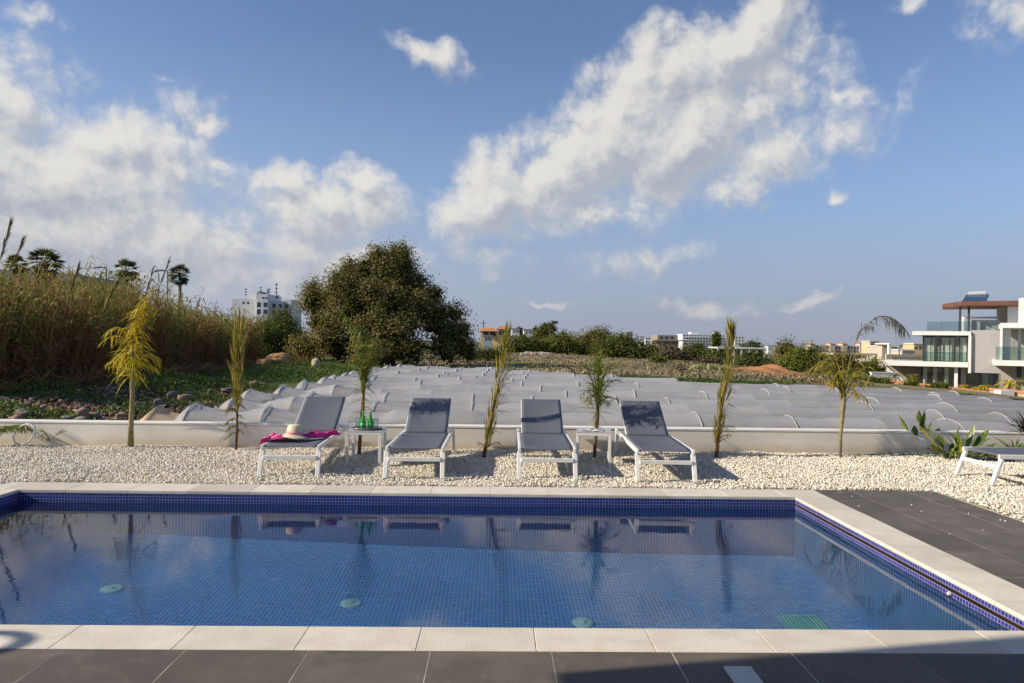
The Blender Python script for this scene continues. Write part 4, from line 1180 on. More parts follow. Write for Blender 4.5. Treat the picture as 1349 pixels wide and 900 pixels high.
# left: dark bushes between the reeds and the big tree
bush(372, 408, 470, 76, 52, 'dark rounded bush between the reeds and the big tree', mat=crown_dark, dens=1.4)
bush(345, 418, 462, 46, 50, 'green bush against the right end of the reed bed', mat=crown_green)
bush(412, 440, 474, 30, 50, 'small olive shrub tight against the left flank of the big tree', mat=crown_olive)
bush(640, 462, 482, 60, 60, 'low dark shrubs right of the big tree', mat=crown_dark)
# scrub line
bush(690, 443, 462, 70, 95, 'dark scrub in front of the yellow house', mat=crown_dark)
bush(735, 440, 462, 62, 96, 'mid green scrub below the tree with the floodlight', mat=crown_green)
bush(783, 432, 464, 66, 98, 'olive tree with rounded top left of the broad dark bush', mat=crown_olive, name='round_tree', cat='tree')
bush(817, 441, 466, 76, 90, 'broad dark green bush in the middle of the scrub', mat=crown_dark, dens=1.3)
bush(858, 455, 468, 44, 100, 'low green bush right of the broad dark bush', mat=crown_green)
bush(885, 458, 472, 40, 92, 'grey dry shrub below the concrete building', mat=crown_dry)
bush(915, 454, 474, 56, 94, 'dark green scrub in front of the white hotel', mat=crown_dark)
bush(945, 461, 478, 40, 88, 'dark green scrub left of the white pavilion', mat=crown_green)
bush(868, 473, 483, 18, 62, 'small round green bush alone in the dry scrub', mat=crown_green)
bush(935, 474, 482, 40, 80, 'dry grey shrub behind the prickly pear', mat=crown_dry)
bush(895, 489, 496, 16, 45, 'small dry brown shrub near the edge of the plastic', mat=crown_dry)
bush(993, 462, 482, 50, 92, 'mid green scrub in front of the white pavilion', mat=crown_dark)
bush(1037, 446, 478, 36, 105, 'leafy tree rising over the mound of earth', mat=crown_olive, name='round_tree', cat='tree')
bush(1062, 456, 488, 74, 72, 'broad bright green bush right of the mound', mat=crown_green, dens=1.3)
bush(1110, 466, 494, 70, 68, 'olive bush right of the broad bright bush', mat=crown_olive)
bush(1150, 474, 494, 40, 70, 'green bush beside the left terrace of the villa', mat=crown_green)
bush(990, 447, 462, 44, 260, 'distant dark trees beside the white hotel', mat=crown_dark, leafpx=1.6)
bush(745, 437, 447, 24, 150, 'distant dark round tree beneath the floodlight', mat=crown_dark, name='round_tree', cat='tree')
bush(660, 440, 452, 24, 150, 'distant bushes beside the grey shed', mat=crown_dark)
bush(1200, 512, 520, 16, 46, 'green tuft at the foot of the garden wall of the villa, left one', mat=crown_green)
bush(1236, 514, 523, 34, 44, 'green creeping tuft at the foot of the garden wall of the villa, wide one', mat=crown_green)
for px in (1148, 1164, 1128):
    bush(px, 505, 517, 16, 48, {1148: 'tuft at the left end of the orange capped wall', 1164: 'tuft under the left end of the orange capped wall', 1128: 'leftmost tuft by the end of the plastic'}[px], mat=crown_green)
# dark tall tree with conifers
tree('slender_tree', (at(716, 445, 150).x, 150, float(terr(10, 150))), [(-1.4, 0, 1.7, 1.1, 1, 1.2), (-.6, 0, 2.8, 1.2, 1, 1.4), (.7, 0, 3.6, 1.3, 1, 1.5), (1.5, 0, 4.4, .9, .9, 1.0), (.4, 0, 1.5, 2.2, 1.5, 1.2), (.2, 0, 4.3, .8, .8, .9)],
     'dark loose crowned tree beside the floodlight pole', 'tree', crown_dark, 220, 24, .32, .45, .15, 3, 3)
for i, (px, pt, lb) in enumerate(((684, 431, 'small dark conifer above the white roofs right of the yellow house'), (706, 432, 'dark conifer left of the loose crowned tree'), (667, 434, 'small dark conifer just behind the yellow house'), (944, 438, 'tall dark cypress by the white hotel'))):
    Y = 190 if i < 3 else 420; c = at(px, pt, Y); g = float(terr(c.x, Y)); h = c.z - g; r = 3.2 * Y / F
    tree('conifer', (c.x, Y, g), [(0, 0, h * .5, r, r, h * .3), (0, 0, h * .7, r * .7, r * .7, h * .2), (0, 0, h * .86, r * .4, r * .4, h * .14)], lb, 'tree', crown_dark, 60, 20, .4 * Y / 190, .45 * Y / 190, .15, h * .5, 0, 'distant conifers')

# ------------------------------------------------------------------ reed bed
reed_m = attr_ramp_mat('reed', [(0, (.17, .085, .03)), (.25, (.30, .155, .055)), (.48, (.40, .25, .09)), (.62, (.25, .22, .055)), (.82, (.15, .19, .035)), (1, (.26, .29, .06))], .7, .3)


def reed_band(n, X0, X1, ys, hfun, name, parent=None, leafn=7):
    """tall canes as thin tapering ribbons with arched leaves, all numpy"""
    Y = ys(n); X = rng.uniform(X0, X1, n) - .8 * rng.random(n) ** 2 +   .07 * (15 - Y); base = np.stack([X, Y, terr(X, Y) - .05], 1)
    h = hfun(X, Y) * np.where(rng.random(n) < .12, rng.uniform(1.0, 1.22, n), rng.uniform(.6, 1.04, n))
    lean = rng.normal(0, .09, (n, 2)) + np.array([.04, 0]); VV, FF, TT = [], [], []; o = 0
    bend = rng.normal(0, .05, (n, 2))
    wd = rng.uniform(.009, .019, n)

    def pt(u): return base + np.stack([(lean[:, 0] * u + bend[:, 0] * u * u) * h, (lean[:, 1] * u + bend[:, 1] * u * u) * h, u * h], 1)
    sd_ = unit(np.stack([rng.normal(size=n), rng.normal(size=n), np.zeros(n)], 1)); sd_[:, 0] += .6; sd_ = unit(sd_)
    green = np.clip(rng.beta(1.2, 1.3, n) + .38 * np.sin(Y * 1.1 + 1.7 * np.sin(X * 1.9)) + .08, 0, 1.15)
    us = [0, .4, .75, 1.0]
    for a, b_ in zip(us[:-1], us[1:]):
        pa, pb = pt(a), pt(b_); wa, wb_ = wd * (1 - .6 * a), wd * (1 - .6 * b_)
        V = np.stack([pa - sd_ * wa[:, None], pa + sd_ * wa[:, None], pb + sd_ * wb_[:, None], pb - sd_ * wb_[:, None]], 1).reshape(-1, 3)
        VV.append(V); FF.append(np.arange(4 * n).reshape(n, 4) + o); o += 4 * n; TT.append(np.clip(.15 + .5 * a * green + rng.uniform(-.12, .12, n), 0, 1))
    for q in range(leafn):
        u = .18 + .82 * (q + rng.random(n)) / leafn; p = pt(u[:, None].ravel()[:, None].ravel()) if False else base + np.stack([(lean[:, 0] * u + bend[:, 0] * u * u) * h, (lean[:, 1] * u + bend[:, 1] * u * u) * h, u * h], 1)
        a = rng.uniform(0, 2 * math.pi, n); d = np.stack([np.cos(a), np.sin(a), rng.uniform(.5, 1.7, n)], 1); d = unit(d); L = rng.uniform(.25, .6, n)[:, None]; w_ = rng.uniform(.012, .028, n)[:, None]
        s = unit(np.cross(d, np.array([0, 0, 1.0])) + rng.normal(size=(n, 3)) * .4); m1 = p + d * L * .5; d2 = unit(d + np.array([0, 0, -1.0]) * rng.uniform(.5, 1.5, (n, 1))); m2 = m1 + d2 * L * .5
        V = np.stack([p - s * w_ * .5, p + s * w_ * .5, m1 + s * w_, m1 - s * w_], 1).reshape(-1, 3); VV.append(V); FF.append(np.arange(4 * n).reshape(n, 4) + o); o += 4 * n
        V = np.stack([m1 - s * w_, m1 + s * w_, m2 + s * w_ * .1, m2 - s * w_ * .1], 1).reshape(-1, 3); VV.append(V); FF.append(np.arange(4 * n).reshape(n, 4) + o); o += 4 * n
        ti = np.clip((u ** 1.2) * (.35 + .75 * green) + .12 + rng.uniform(-.15, .15, n), 0, 1); TT += [ti, ti]
    return np_mesh(name, np.concatenate(VV), np.concatenate(FF), reed_m, tint=np.concatenate(TT), parent=parent)


def rh(X, Y): return np.interp(Y, [13, 17, 20, 25, 28, 32, 46], [2.75, 2.75, 2.95, 3.2, 3.15, 2.6, 2.35]) * (1 + .10 * np.sin(Y * .9) * np.sin(X * 1.1 + 1) + .05 * np.sin(Y * 2.3))


r1 = reed_band(9000, -14.6, -11.3, lambda n: 14.5 + 27.0 * rng.random(n) ** 1.25, rh, 'reed_bed')
tag(r1, 'tall brown and green reed thicket filling the left side', 'reeds', kind='stuff')
# straw litter and fallen canes under the reeds
n = 2600; X = rng.uniform(-13.5, -10.6, n); Y = 14.5 + 26 * rng.random(n) ** 1.3; a = rng.uniform(0, 6.28, n)
V, Fq = leaves(np.stack([X, Y, terr(X, Y) + rng.uniform(.0, .25, n)], 1), np.stack([np.cos(a), np.sin(a), rng.uniform(-.2, .9, n)], 1), rng.uniform(.3, 1.1, n), .03)
o = np_mesh('cane_litter', V, Fq, reed_m, tint=rng.uniform(.1, .5, n)); tag(o, 'dead straw and fallen canes at the foot of the reeds', 'litter', kind='stuff')
# plumed canes that stand above the rest
plume_m = pmat('plume', (.30, .24, .13), .9, var=.3, vscale=5)
for i, (px, pt_, Y, lb) in enumerate(((12, 296, 13.5, 'tallest flowering reed cane at the left edge'), (28, 318, 14.5, 'second tall flowering reed cane near the left edge'), (102, 352, 17, 'thin reed plume above the grey roof'),
                                      (222, 342, 22, 'leaning reed plume above the yellow palm'), (200, 357, 21, 'short reed plume left of the leaning plume'), (153, 372, 19, 'reed plume below the street lamp'))):
    c = at(px, pt_, Y); bx_ = c.x - .5 - .25 * (i % 2); g = float(terr(bx_, Y)); e = empty('flowering_reed', (bx_, Y, g), 0, lb, 'reed', 'flowering reed canes above the thicket')
    h = c.z - g; dx = c.x - bx_
    MB().tube([(0, 0, 0), (dx * .3, 0, h * .5), (dx * .75, 0, h * .85)], [.014, .011, .007], 6).build('cane', reed_m, e, smooth=True)
    b = MB()
    for q in range(60):
        u = .80 + .2 * random.random(); p = Vector((dx * (.3 + (u - .5) * 1.3 + (.05 if u > .9 else 0)), 0, h * u)); blade_strip(b, p, (dx * .9 + random.uniform(-.2, .2), random.uniform(-.2, .2), h * .3), .20, .018, .05, .5)
    b.build('plume', plume_m, e)
    b = MB()
    for q in range(7):
        u = .45 + .06 * q; blade_strip(b, (dx * u * .8, 0, h * u), (random.uniform(-1, 1), random.uniform(-.4, .4), 1.2), .5, .028, 1.2, .9)
    b.build('leaf', reed_m, e)

# weeds, grass and scrub
weed_m = attr_ramp_mat('weed', [(0, (.035, .06, .012)), (.6, (.085, .15, .025)), (1, (.17, .24, .05))], .6, .3)


def weeds(name, label, patches, nper, leaf, mat, t=(0, 1), up=1.0):
    Vs = []; Ts = []
    for (x, y, rx, ry, hh) in patches:
        m_ = int(nper * rx * ry); a = rng.uniform(0, 6.28, m_); r = rng.random(m_) ** .6; X = x + rx * r * np.cos(a); Y = y + ry * r * np.sin(a)
        Z = terr(X, Y) + hh * (1 - r * r) * rng.random(m_); aa = rng.uniform(0, 6.28, m_)
        V, _ = leaves(np.stack([X, Y, Z], 1), np.stack([np.cos(aa), np.sin(aa), np.full(m_, up)], 1), rng.uniform(.6, 1.3, m_) * leaf, rng.uniform(.6, 1.3, m_) * leaf * .55); Vs.append(V); Ts.append(rng.uniform(*t, m_))
    V = np.concatenate(Vs); o = np_mesh(name, V, np.arange(len(V)).reshape(-1, 4), mat, tint=np.concatenate(Ts)); tag(o, label, 'weeds', kind='stuff'); return o


weeds('weeds', 'fresh green weeds on the bank below the reeds', [(-9.5, 13.2, 1.1, .8, .22), (-8.1, 13.0, 1.0, .7, .18), (-11.6, 14.6, 1.4, 1.0, .45), (-7.0, 14.2, .7, .5, .25), (-8.2, 18.5, 1.2, 1.2, .35), (-9.0, 20.5, 1.4, 1.8, .35), (-7.6, 21.5, 1.5, 1.4, .2), (-6.7, 17.6, 1.0, .8, .12), (-10.6, 17, 1.0, 2, .3), (-6.4, 12.2, .8, .35, .12), (-10.9, 12.4, .9, .5, .2), (-7.3, 16.3, 1.2, .5, .1), (-9.0, 15.6, 1.3, .6, .12)], 900, .07, weed_m)
weeds('lawn_grass', 'bright green grass in front of the bushes left of the big tree', [(-9.5, 33, 3.6, 7, .12), (-8.5, 28, 2.2, 4, .12), (-6.9, 37, 2.5, 4, .12)], 900, .075, weed_m, (.2, 1), 1.5)
pt = []
for i in range(14): pt.append((-7.5 + i * 2.3, 34.6 - i * .55 + random.uniform(-.5, .5) + (i > 6) * -(i - 6) * .25, 1.8, .9, .14))
weeds('edge_grass', 'green grass along the far edge of the plastic', pt, 420, .10, weed_m, (.0, .55), 1.5)
n = 60000; X = rng.uniform(-6, 62, n); Y = 33 + 75 * rng.random(n) ** 1.3; keep = (np.sin(X * .8 + 3 * np.sin(Y * .3)) + np.sin(Y * .9 + X * .2) + rng.normal(0, .8, n)) > -.1; keep &= (X < Y * .52); X, Y = X[keep], Y[keep]; n = len(X); a = rng.uniform(0, 6.28, n)
V, Fq = leaves(np.stack([X, Y, terr(X, Y) + rng.uniform(0, .12, n)], 1), np.stack([np.cos(a), np.sin(a), rng.uniform(.3, 1.4, n)], 1), rng.uniform(.08, .26, n), rng.uniform(.04, .11, n))
scr = attr_ramp_mat('scrub_mix', [(0, (.07, .08, .03)), (.35, (.12, .11, .05)), (.7, (.24, .19, .11)), (1, (.36, .29, .18))], .85)
o = np_mesh('dry_scrub', V, Fq, scr, tint=np.clip(.5 + .35 * np.sin(X * .35) * np.sin(Y * .25) + rng.normal(0, .22, n), 0, 1)); tag(o, 'low dry scrub and straw grass on the open field', 'scrub', kind='stuff')


# clods and small stones on the bank
clod = attr_ramp_mat('clod', [(0, (.05, .03, .02)), (.5, (.14, .085, .05)), (.85, (.22, .16, .11)), (1, (.34, .30, .25))], .95)
_r = stones('bank_clods', [(-12.5, -5.6, 10.7, 20)], 120, .02, .075, clod, zc=.0)
_me = _r.data; _co = np.empty(len(_me.vertices) * 3, np.float32); _me.vertices.foreach_get('co', _co); _co = _co.reshape(-1, 3); _co[:, 2] += terr(_co[:, 0], _co[:, 1]); _me.vertices.foreach_set('co', _co.ravel()); _me.update()
tag(_r, 'clods of brown soil and small stones on the bank below the reeds', 'soil clods', kind='stuff')


# rocks
def rock(px, py, Y, w_, h_, label, mat, group='rocks and stones along the foot of the reeds', name='rock'):
    c = at(px, py, Y); g = float(terr(c.x, Y)); b = MB()
    import bmesh
    bm = bmesh.new(); bmesh.ops.create_icosphere(bm, subdivisions=3, radius=1)
    sx_, sy_, sz_ = w_ / 2, w_ / 2 * random.uniform(.7, 1), h_ / 2; ph = random.uniform(0, 9)
    for v in bm.verts:
        n_ = v.co.normalized(); d = 1 + .16 * math.sin(n_.x * 3.1 + ph) * math.cos(n_.y * 2.7 + ph) + .10 * math.sin(n_.z * 5 + n_.x * 4 + ph) + .05 * math.sin(9 * n_.y + 7 * n_.z + ph)
        m_ = max(abs(n_.x), abs(n_.y), abs(n_.z)); d *= (.72 + .28 / m_ * .8); v.co = Vector((n_.x * sx_, n_.y * sy_, n_.z * sz_)) * d
    me = bpy.data.meshes.new(name); bm.to_mesh(me); bm.free(); me.materials.append(mat)
    me.polygons.foreach_set('use_smooth', [True] * len(me.polygons))
    o = bpy.data.objects.new(name, me); C.objects.link(o); o.location = (c.x, Y, g + h_ * .32); o.rotation_euler = (0, 0, random.uniform(0, 3)); tag(o, label, 'rock', group); return o


st_g = pmat('stone_grey', (.24, .20, .16), .9, col2=(.15, .12, .10), vscale=5, bump=.8, bscale=12)
st_p = pmat('stone_pink', (.34, .22, .16), .9, col2=(.22, .15, .11), vscale=5, bump=.8, bscale=12)
st_o = pmat('stone_orange', (.44, .25, .10), .9, col2=(.30, .17, .08), vscale=2, bump=.8, bscale=8)
for a in ((107, 533, 13.2, .30, .24, 'pinkish rock behind the wall left of the yellow palm, largest there', st_p), (121, 536, 13.4, .28, .12, 'flat grey stone right of the pinkish rock', st_g), (106, 543, 12.6, .28, .16, 'grey stone in front of the pinkish rock', st_g),
          (30, 540, 12.8, .3, .2, 'grey brown stone near the left edge behind the wall', st_g), (22, 543, 12.5, .22, .14, 'small stone at the left edge in the weeds', st_p), (36, 537, 13.3, .18, .12, 'small pale stone left of the weeds', st_g),
          (90, 539, 13.0, .26, .1, 'flat stone left of the pinkish rock', st_g), (180, 520, 15.2, .3, .16, 'stone at the back, just right of the yellow palm trunk', st_p), (160, 534, 13.4, .24, .16, 'reddish stone left of the yellow palm trunk', st_p),
          (208, 521, 15.8, .26, .2, 'grey stone right of the yellow palm among the weeds', st_g), (228, 513, 17.5, .30, .22, 'pale boulder above the tan sheet', st_g), (243, 517, 17.1, .34, .2, 'boulder right of the pale one above the tan sheet', st_p), (250, 512, 18.2, .26, .15, 'small boulder behind the pair above the tan sheet', st_g),
          (300, 503, 20, .35, .16, 'flat boulder in shade left of the second palm', st_g), (335, 497, 22, .34, .25, 'round boulder between the second palm and the lawn', st_p), (275, 507, 19.4, .3, .14, 'flat boulder on the bank behind the second tunnel', st_g), (145, 541, 12.7, .2, .12, 'small stone just behind the wall left of the yellow palm', st_g), (70, 536, 13.6, .2, .13, 'small brown stone deep in the shade of the reeds', st_p)):
    rock(*a)
rock(367, 466, 33, 1.15, .75, 'large orange boulder on the lawn edge left of the big tree', st_o, 'boulders on the lawn')
rock(350, 468, 32.5, .8, .55, 'smaller orange boulder left of the large one', st_o, 'boulders on the lawn')
rock(416, 470, 34, .38, .62, 'upright pale stone on the grass below the big tree', pmat('stone_pale', (.5, .42, .28), .9, var=.2), 'boulders on the lawn')

# dirt mound and track
b = MB(); n = 30; mp = at(1018, 490, 52); gm_ = pmat('red_earth', (.36, .17, .07), .95, col2=(.26, .12, .05), vscale=1.2, bump=1, bscale=6)
for j in range(n + 1):
    for i in range(n + 1):
        u, v = i / n * 2 - 1, j / n * 2 - 1; X = mp.x + .5 + u * 3.1; Y = 54 + v * 1.8; h = .44 * max(0, 1 - u * u) ** .8 * max(0, 1 - v * v) * (1 + .35 * math.sin(u * 5 + 1) + .3 * math.sin(u * 13 + v * 5) + .22 * math.sin(u * 27 + v * 11)) - .05
        b.v.append((X, Y, float(terr(X, Y)) + h))
for j in range(n):
    for i in range(n): a = j * (n + 1) + i; b.f.append((a, a + 1, a + n + 2, a + n + 1)); b.t.append(0); b.mi.append(0)
o = b.build('earth_mound', gm_, smooth=True); tag(o, 'mound of reddish earth beyond the plastic tunnels', 'mound')
b = MB()
trk = [gp(1030, 488, -.6), gp(1050, 492, -.7), gp(1072, 499, -.75), gp(1090, 505, -.8), gp(1100, 511, -.8)]
trk = [at(px, py, Y) for px, py, Y in ((1015, 485, 50), (1040, 489, 46), (1062, 495, 40), (1082, 501, 35), (1100, 508, 31))]
for i, p in enumerate(trk):
    w_ = (.9, 1.0, .9, .8, .6)[i]
    for s in (-1, 1): x = p.x + s * w_; b.v.append((x, p.y + s * .2, float(terr(x, p.y)) + .03))
for i in range(4): b.f.append((2 * i, 2 * i + 1, 2 * i + 3, 2 * i + 2)); b.t.append(0); b.mi.append(0)
o = b.build('dirt_track', gm_); sub = o.modifiers.new('s', 'SUBSURF'); sub.levels = 2; sub.render_levels = 2; struct(o)
b = MB()
for i in range(26):
    x = -6 + 0; c = at(690 + i * 1.3 + random.uniform(-3, 3), 460, 80); w_ = random.uniform(.2, .5)
    b.box(c.x - w_, c.x + w_, 80 + random.uniform(-1, 1), 80.6 + random.uniform(-.5, 1), float(terr(c.x, 80)) - .1, float(terr(c.x, 80)) + random.uniform(.15, .4))
o = b.build('rubble_heap', pmat('rubble', (.52, .47, .38), .9, var=.3, vscale=2), bevel=.05); tag(o, 'long pale heap of rubble in front of the scrub', 'rubble', kind='stuff')

# prickly pear
b = MB(); cp = at(935, 487, 48); g = float(terr(cp.x, 48))
for i in range(95):
    x = cp.x + random.uniform(-1.35, 1.35); y = 48 + random.uniform(-.5, .5); z = g + .12 + .34 * random.random() * (1 - ((x - cp.x) / 1.5) ** 2)
    M_ = Matrix.Translation((x, y, z)) @ Matrix.Rotation(random.uniform(0, 3.1), 4, 'Z') @ Matrix.Rotation(random.uniform(-.5, .5), 4, 'Y') @ Matrix.Rotation(random.uniform(-.4, .4), 4, 'X')
    n = 10; f_, k_ = [], []
    for sgn in (-1, 1):
        for q in range(n): t_ = 2 * math.pi * q / n; f_.append(M_ @ Vector((.10 * math.cos(t_), sgn * .018, .15 * math.sin(t_))))
    b.add(f_, [tuple(range(n)), tuple(reversed(range(n, 2 * n)))] + [(q, n + q, n + (q + 1) % n, (q + 1) % n) for q in range(n)], random.random())
o = b.build('prickly_pear', attr_ramp_mat('cactus', [(0, (.16, .20, .07)), (1, (.36, .37, .14))], .6)); tag(o, 'pale green prickly pear cactus patch in the scrub', 'cactus')

# ------------------------------------------------------------------ fan palms and street lamps behind the reeds
fan_m = attr_ramp_mat('fan_leaf', [(0, (.035, .045, .015)), (.6, (.09, .11, .03)), (1, (.18, .19, .06))], .6, .2)
for i, (px, py, rp, Y, lb) in enumerate(((60, 347, 25, 58, 'largest fan palm rising over the reeds at the left'), (22, 350, 17, 75, 'fan palm half hidden left of the largest one'), (167, 357, 18, 82, 'fan palm over the reeds beside the street lamp'), (237, 362, 17, 86, 'rightmost fan palm over the reeds'))):
    c = at(px, py, Y); g = float(terr(c.x, Y)); e = empty('fan_palm', (c.x, Y, g), 0, lb, 'palm', 'fan palms behind the reeds'); k = Y / F; h = c.z - g; r = rp * k
    MB().tube([(0, 0, 0), (.1, 0, h * .5), (0, 0, h - r * .2)], [.28, .2, .17], 9).build('trunk', bark, e, smooth=True)
    b = MB()
    for q in range(60):
        a = random.uniform(0, 2 * math.pi); ev = random.uniform(-1.1, 1.35); d = Vector((math.cos(a) * math.cos(ev), math.sin(a) * math.cos(ev), math.sin(ev))); rl = r * random.uniform(.45, .62); p = Vector((0, 0, h)) + d * rl
        s_ = d.cross(Vector((0, 0, 1))).normalized(); u_ = s_.cross(d)
        b.tube([(0, 0, h - .1), tuple(p)], [.02, .012], 4, .3, cap=False)
        ti = random.random() * (.5 if ev < -.3 else 1)
        for z in range(11):
            an = (z - 5) * .27; dd = (d * math.cos(an) + s_ * math.sin(an)).normalized(); blade_strip(b, p, dd, r * random.uniform(.38, .5), r * .075, .5, ti, 2, side=u_.cross(dd))
    b.build('crown', fan_m, e)
for px, py, lb in ((140, 352, 'slim street lamp with two arms left of the middle fan palm'), (221, 356, 'slim street lamp with a bluish head left of the rightmost fan palm')):
    Y = 66; c = at(px, py, Y); g = float(terr(c.x, Y)); e = empty('street_lamp', (c.x, Y, g), 0, lb, 'street lamp', 'street lamps behind the reeds'); h = c.z - g; lm = pmat('lamp_steel', (.16, .19, .24), .4, metal=.5)
    MB().tube([(0, 0, 0), (0, 0, h)], [.09, .06], 8).build('pole', lm, e)
    for s, zz in ((-1, 0), (1, -.9)):
        b = MB(); b.tube([(0, 0, h + zz - .1), (s * .5, 0, h + zz)], [.035, .03], 6); am_ = b.build('arm', lm, e)
        MB().beam((s * .4, 0, h + zz), (s * 1.15, 0, h + zz - .1), .28, .12).build('lamp_head', lm, am_, bevel=.02)

# ------------------------------------------------------------------ distant buildings
white = pmat('building_white', (.66, .67, .68), .8, var=.06, vscale=.3); cream = pmat('building_cream', (.52, .45, .36), .8, var=.08, vscale=.3)
yellow = pmat('building_yellow', (.62, .47, .25), .8, var=.08, vscale=.5); dkwin = pmat('window_dark', (.04, .045, .055), .15); conc = pmat('raw_concrete', (.30, .27, .23), .9, var=.2, vscale=.5)
terra = pmat('roof_terracotta', (.52, .22, .08), .85, var=.2, vscale=2); grey_b = pmat('building_grey', (.20, .21, .24), .8, var=.15, vscale=.5)


def far_box(e, name, px0, px1, pt, pb, Y, dep, mat, floor=True, lab=None):
    a, c = at(px0, pt, Y), at(px1, pt, Y); zt = (a.z + c.z) / 2; zb = float(min(terr(a.x, Y), terr(c.x, Y))) - .2 if floor else at((px0 + px1) / 2, pb, Y).z
    o = MB().box(a.x, c.x, Y, Y + dep, zb, zt).build(name, mat, None)
    o.parent = e; o.location = -Vector(e.location) if True else (0, 0, 0)
    return o, a.x, c.x, zb, zt


def child_box(e, name, x0_, x1_, y0_, y1_, z0_, z1_, mat, bevel=0, par=None):
    l = e.location; b = MB().box(x0_ - l.x, x1_ - l.x, y0_ - l.y, y1_ - l.y, z0_ - l.z, z1_ - l.z); return b.build(name, mat, par or e, bevel=bevel)


def win_grid(e, name, xs, zs, w_, h_, Y, mat, dep=.25, frame=None):
    l = e.location; src_ = None
    for z in zs:
        for x in xs:
            if src_ is None:
                b = MB().box(-w_ / 2, w_ / 2, -.04, dep, -h_ / 2, h_ / 2); src_ = b.build(name, mat, e); o = src_
            else: o = src_.copy(); C.objects.link(o); o.parent = e
            o.location = (x - l.x, Y - l.y, z - l.z)


def bld(name, px, Y, label, cat='building'):
    p = at(px, 450, Y); return empty(name, (p.x, Y, float(terr(p.x, Y))), 0, label, cat)


FR = None    # (ox, oy, angle): facade plane turned to face the garden


def PX(px, Y):
    if FR is None: return at(px, 450, Y).x
    v = ray(px, 450); ox, oy, th = FR; c_, s_ = math.cos(th), math.sin(th)
    # O + U*(c,-s) = t*v
    t_ = (ox * s_ + oy * c_) / (v.x * s_ + v.y * c_); return ox + (v.x * t_ - ox) * c_ - (v.y * t_ - oy) * s_


def PZ(px, py, Y):
    if FR is None: return at(px, py, Y).z
    v = ray(px, py); ox, oy, th = FR; c_, s_ = math.cos(th), math.sin(th)
    return CH + v.z * (ox * s_ + oy * c_) / (v.x * s_ + v.y * c_)


# white block with antennas
Y = 190; e = bld('apartment_block', 338, Y, 'white apartment block with rooftop antennas above the reeds')
z0_ = -1
child_box(e, 'wall', PX(305, Y), PX(340, Y), Y, Y + 12, z0_, PZ(322, 394, Y), white)
child_box(e, 'wall', PX(341, Y), PX(355, Y), Y - 2, Y + 10, z0_, PZ(348, 388, Y), white)
child_box(e, 'wall', PX(355.2, Y), PX(371, Y), Y + 1, Y + 12, z0_, PZ(363, 396, Y), white)
child_box(e, 'wall', PX(371.2, Y), PX(380, Y), Y + 2, Y + 12, z0_, PZ(375, 394, Y), white)
child_box(e, 'roof_room', PX(323, Y), PX(332, Y), Y + 3, Y + 9, PZ(322, 394.3, Y), PZ(327, 385, Y), white)
child_box(e, 'roof_room', PX(333, Y), PX(338, Y), Y + 3, Y + 8, PZ(336, 393.8, Y), PZ(336, 383, Y), grey_b)
win_grid(e, 'window', [PX(343.5, Y), PX(352, Y)], [PZ(348, 402, Y), PZ(348, 411, Y)], .9, 1.2, Y - 2, dkwin)
win_grid(e, 'window', [PX(349, Y), PX(353, Y)], [PZ(348, 393, Y)], .45, .45, Y - 2, dkwin)
win_grid(e, 'window', [PX(359, Y), PX(367, Y), PX(375, Y)], [PZ(363, 403, Y), PZ(363, 411, Y)], .9, 1.1, Y + 1, dkwin)
win_grid(e, 'window', [PX(320, Y), PX(326, Y)], [PZ(322, 399, Y)], .5, .5, Y, dkwin)
l = e.location
for px, pt_, r_ in ((336, 376, .06), (345, 380, .05), (347, 378, .05), (357, 371, .12), (316, 378, .05), (359, 388, .06)):
    x = PX(px, Y); b = MB(); zt = PZ(px, pt_, Y); zb = PZ(px, 393, Y); b.tube([(x - l.x, 4, zb - l.z), (x - l.x, 4, zt - l.z)], r_, 6)
    for q in range(3):
        z = zb + (zt - zb) * (.4 + .25 * q); b.box(x - l.x - .25, x - l.x + .25, 3.7, 4.3, z - l.z - .15, z - l.z + .15)
    b.build('antenna', grey_b, e)
# grey block behind the palms
Y = 110; e = bld('apartment_block', 70, Y, 'grey slab roofed building behind the largest fan palm'); l = e.location
child_box(e, 'wall', PX(-10, Y), PX(107, Y), Y, Y + 14, -1, PZ(80, 371, Y), grey_b)
b = MB(); pts = [(PX(px, Y) - l.x, PZ(px, py, Y) - l.z) for px, py in ((-14, 371), (-10, 356), (60, 357), (86, 360), (103, 362), (113, 370), (113, 371))]
nn = len(pts); vs = [(x, -1.2, z) for x, z in pts] + [(x, 15, z) for x, z in pts]
b.add(vs, [tuple(range(nn)), tuple(reversed(range(nn, 2 * nn)))] + [(i, i + nn, (i + 1) % nn + nn, (i + 1) % nn) for i in range(nn)]); b.build('roof', grey_b, e)
win_grid(e, 'window', [PX(p, Y) for p in range(4, 106, 9)], [PZ(60, 377, Y), PZ(60, 389, Y)], .75, .8, Y, dkwin)

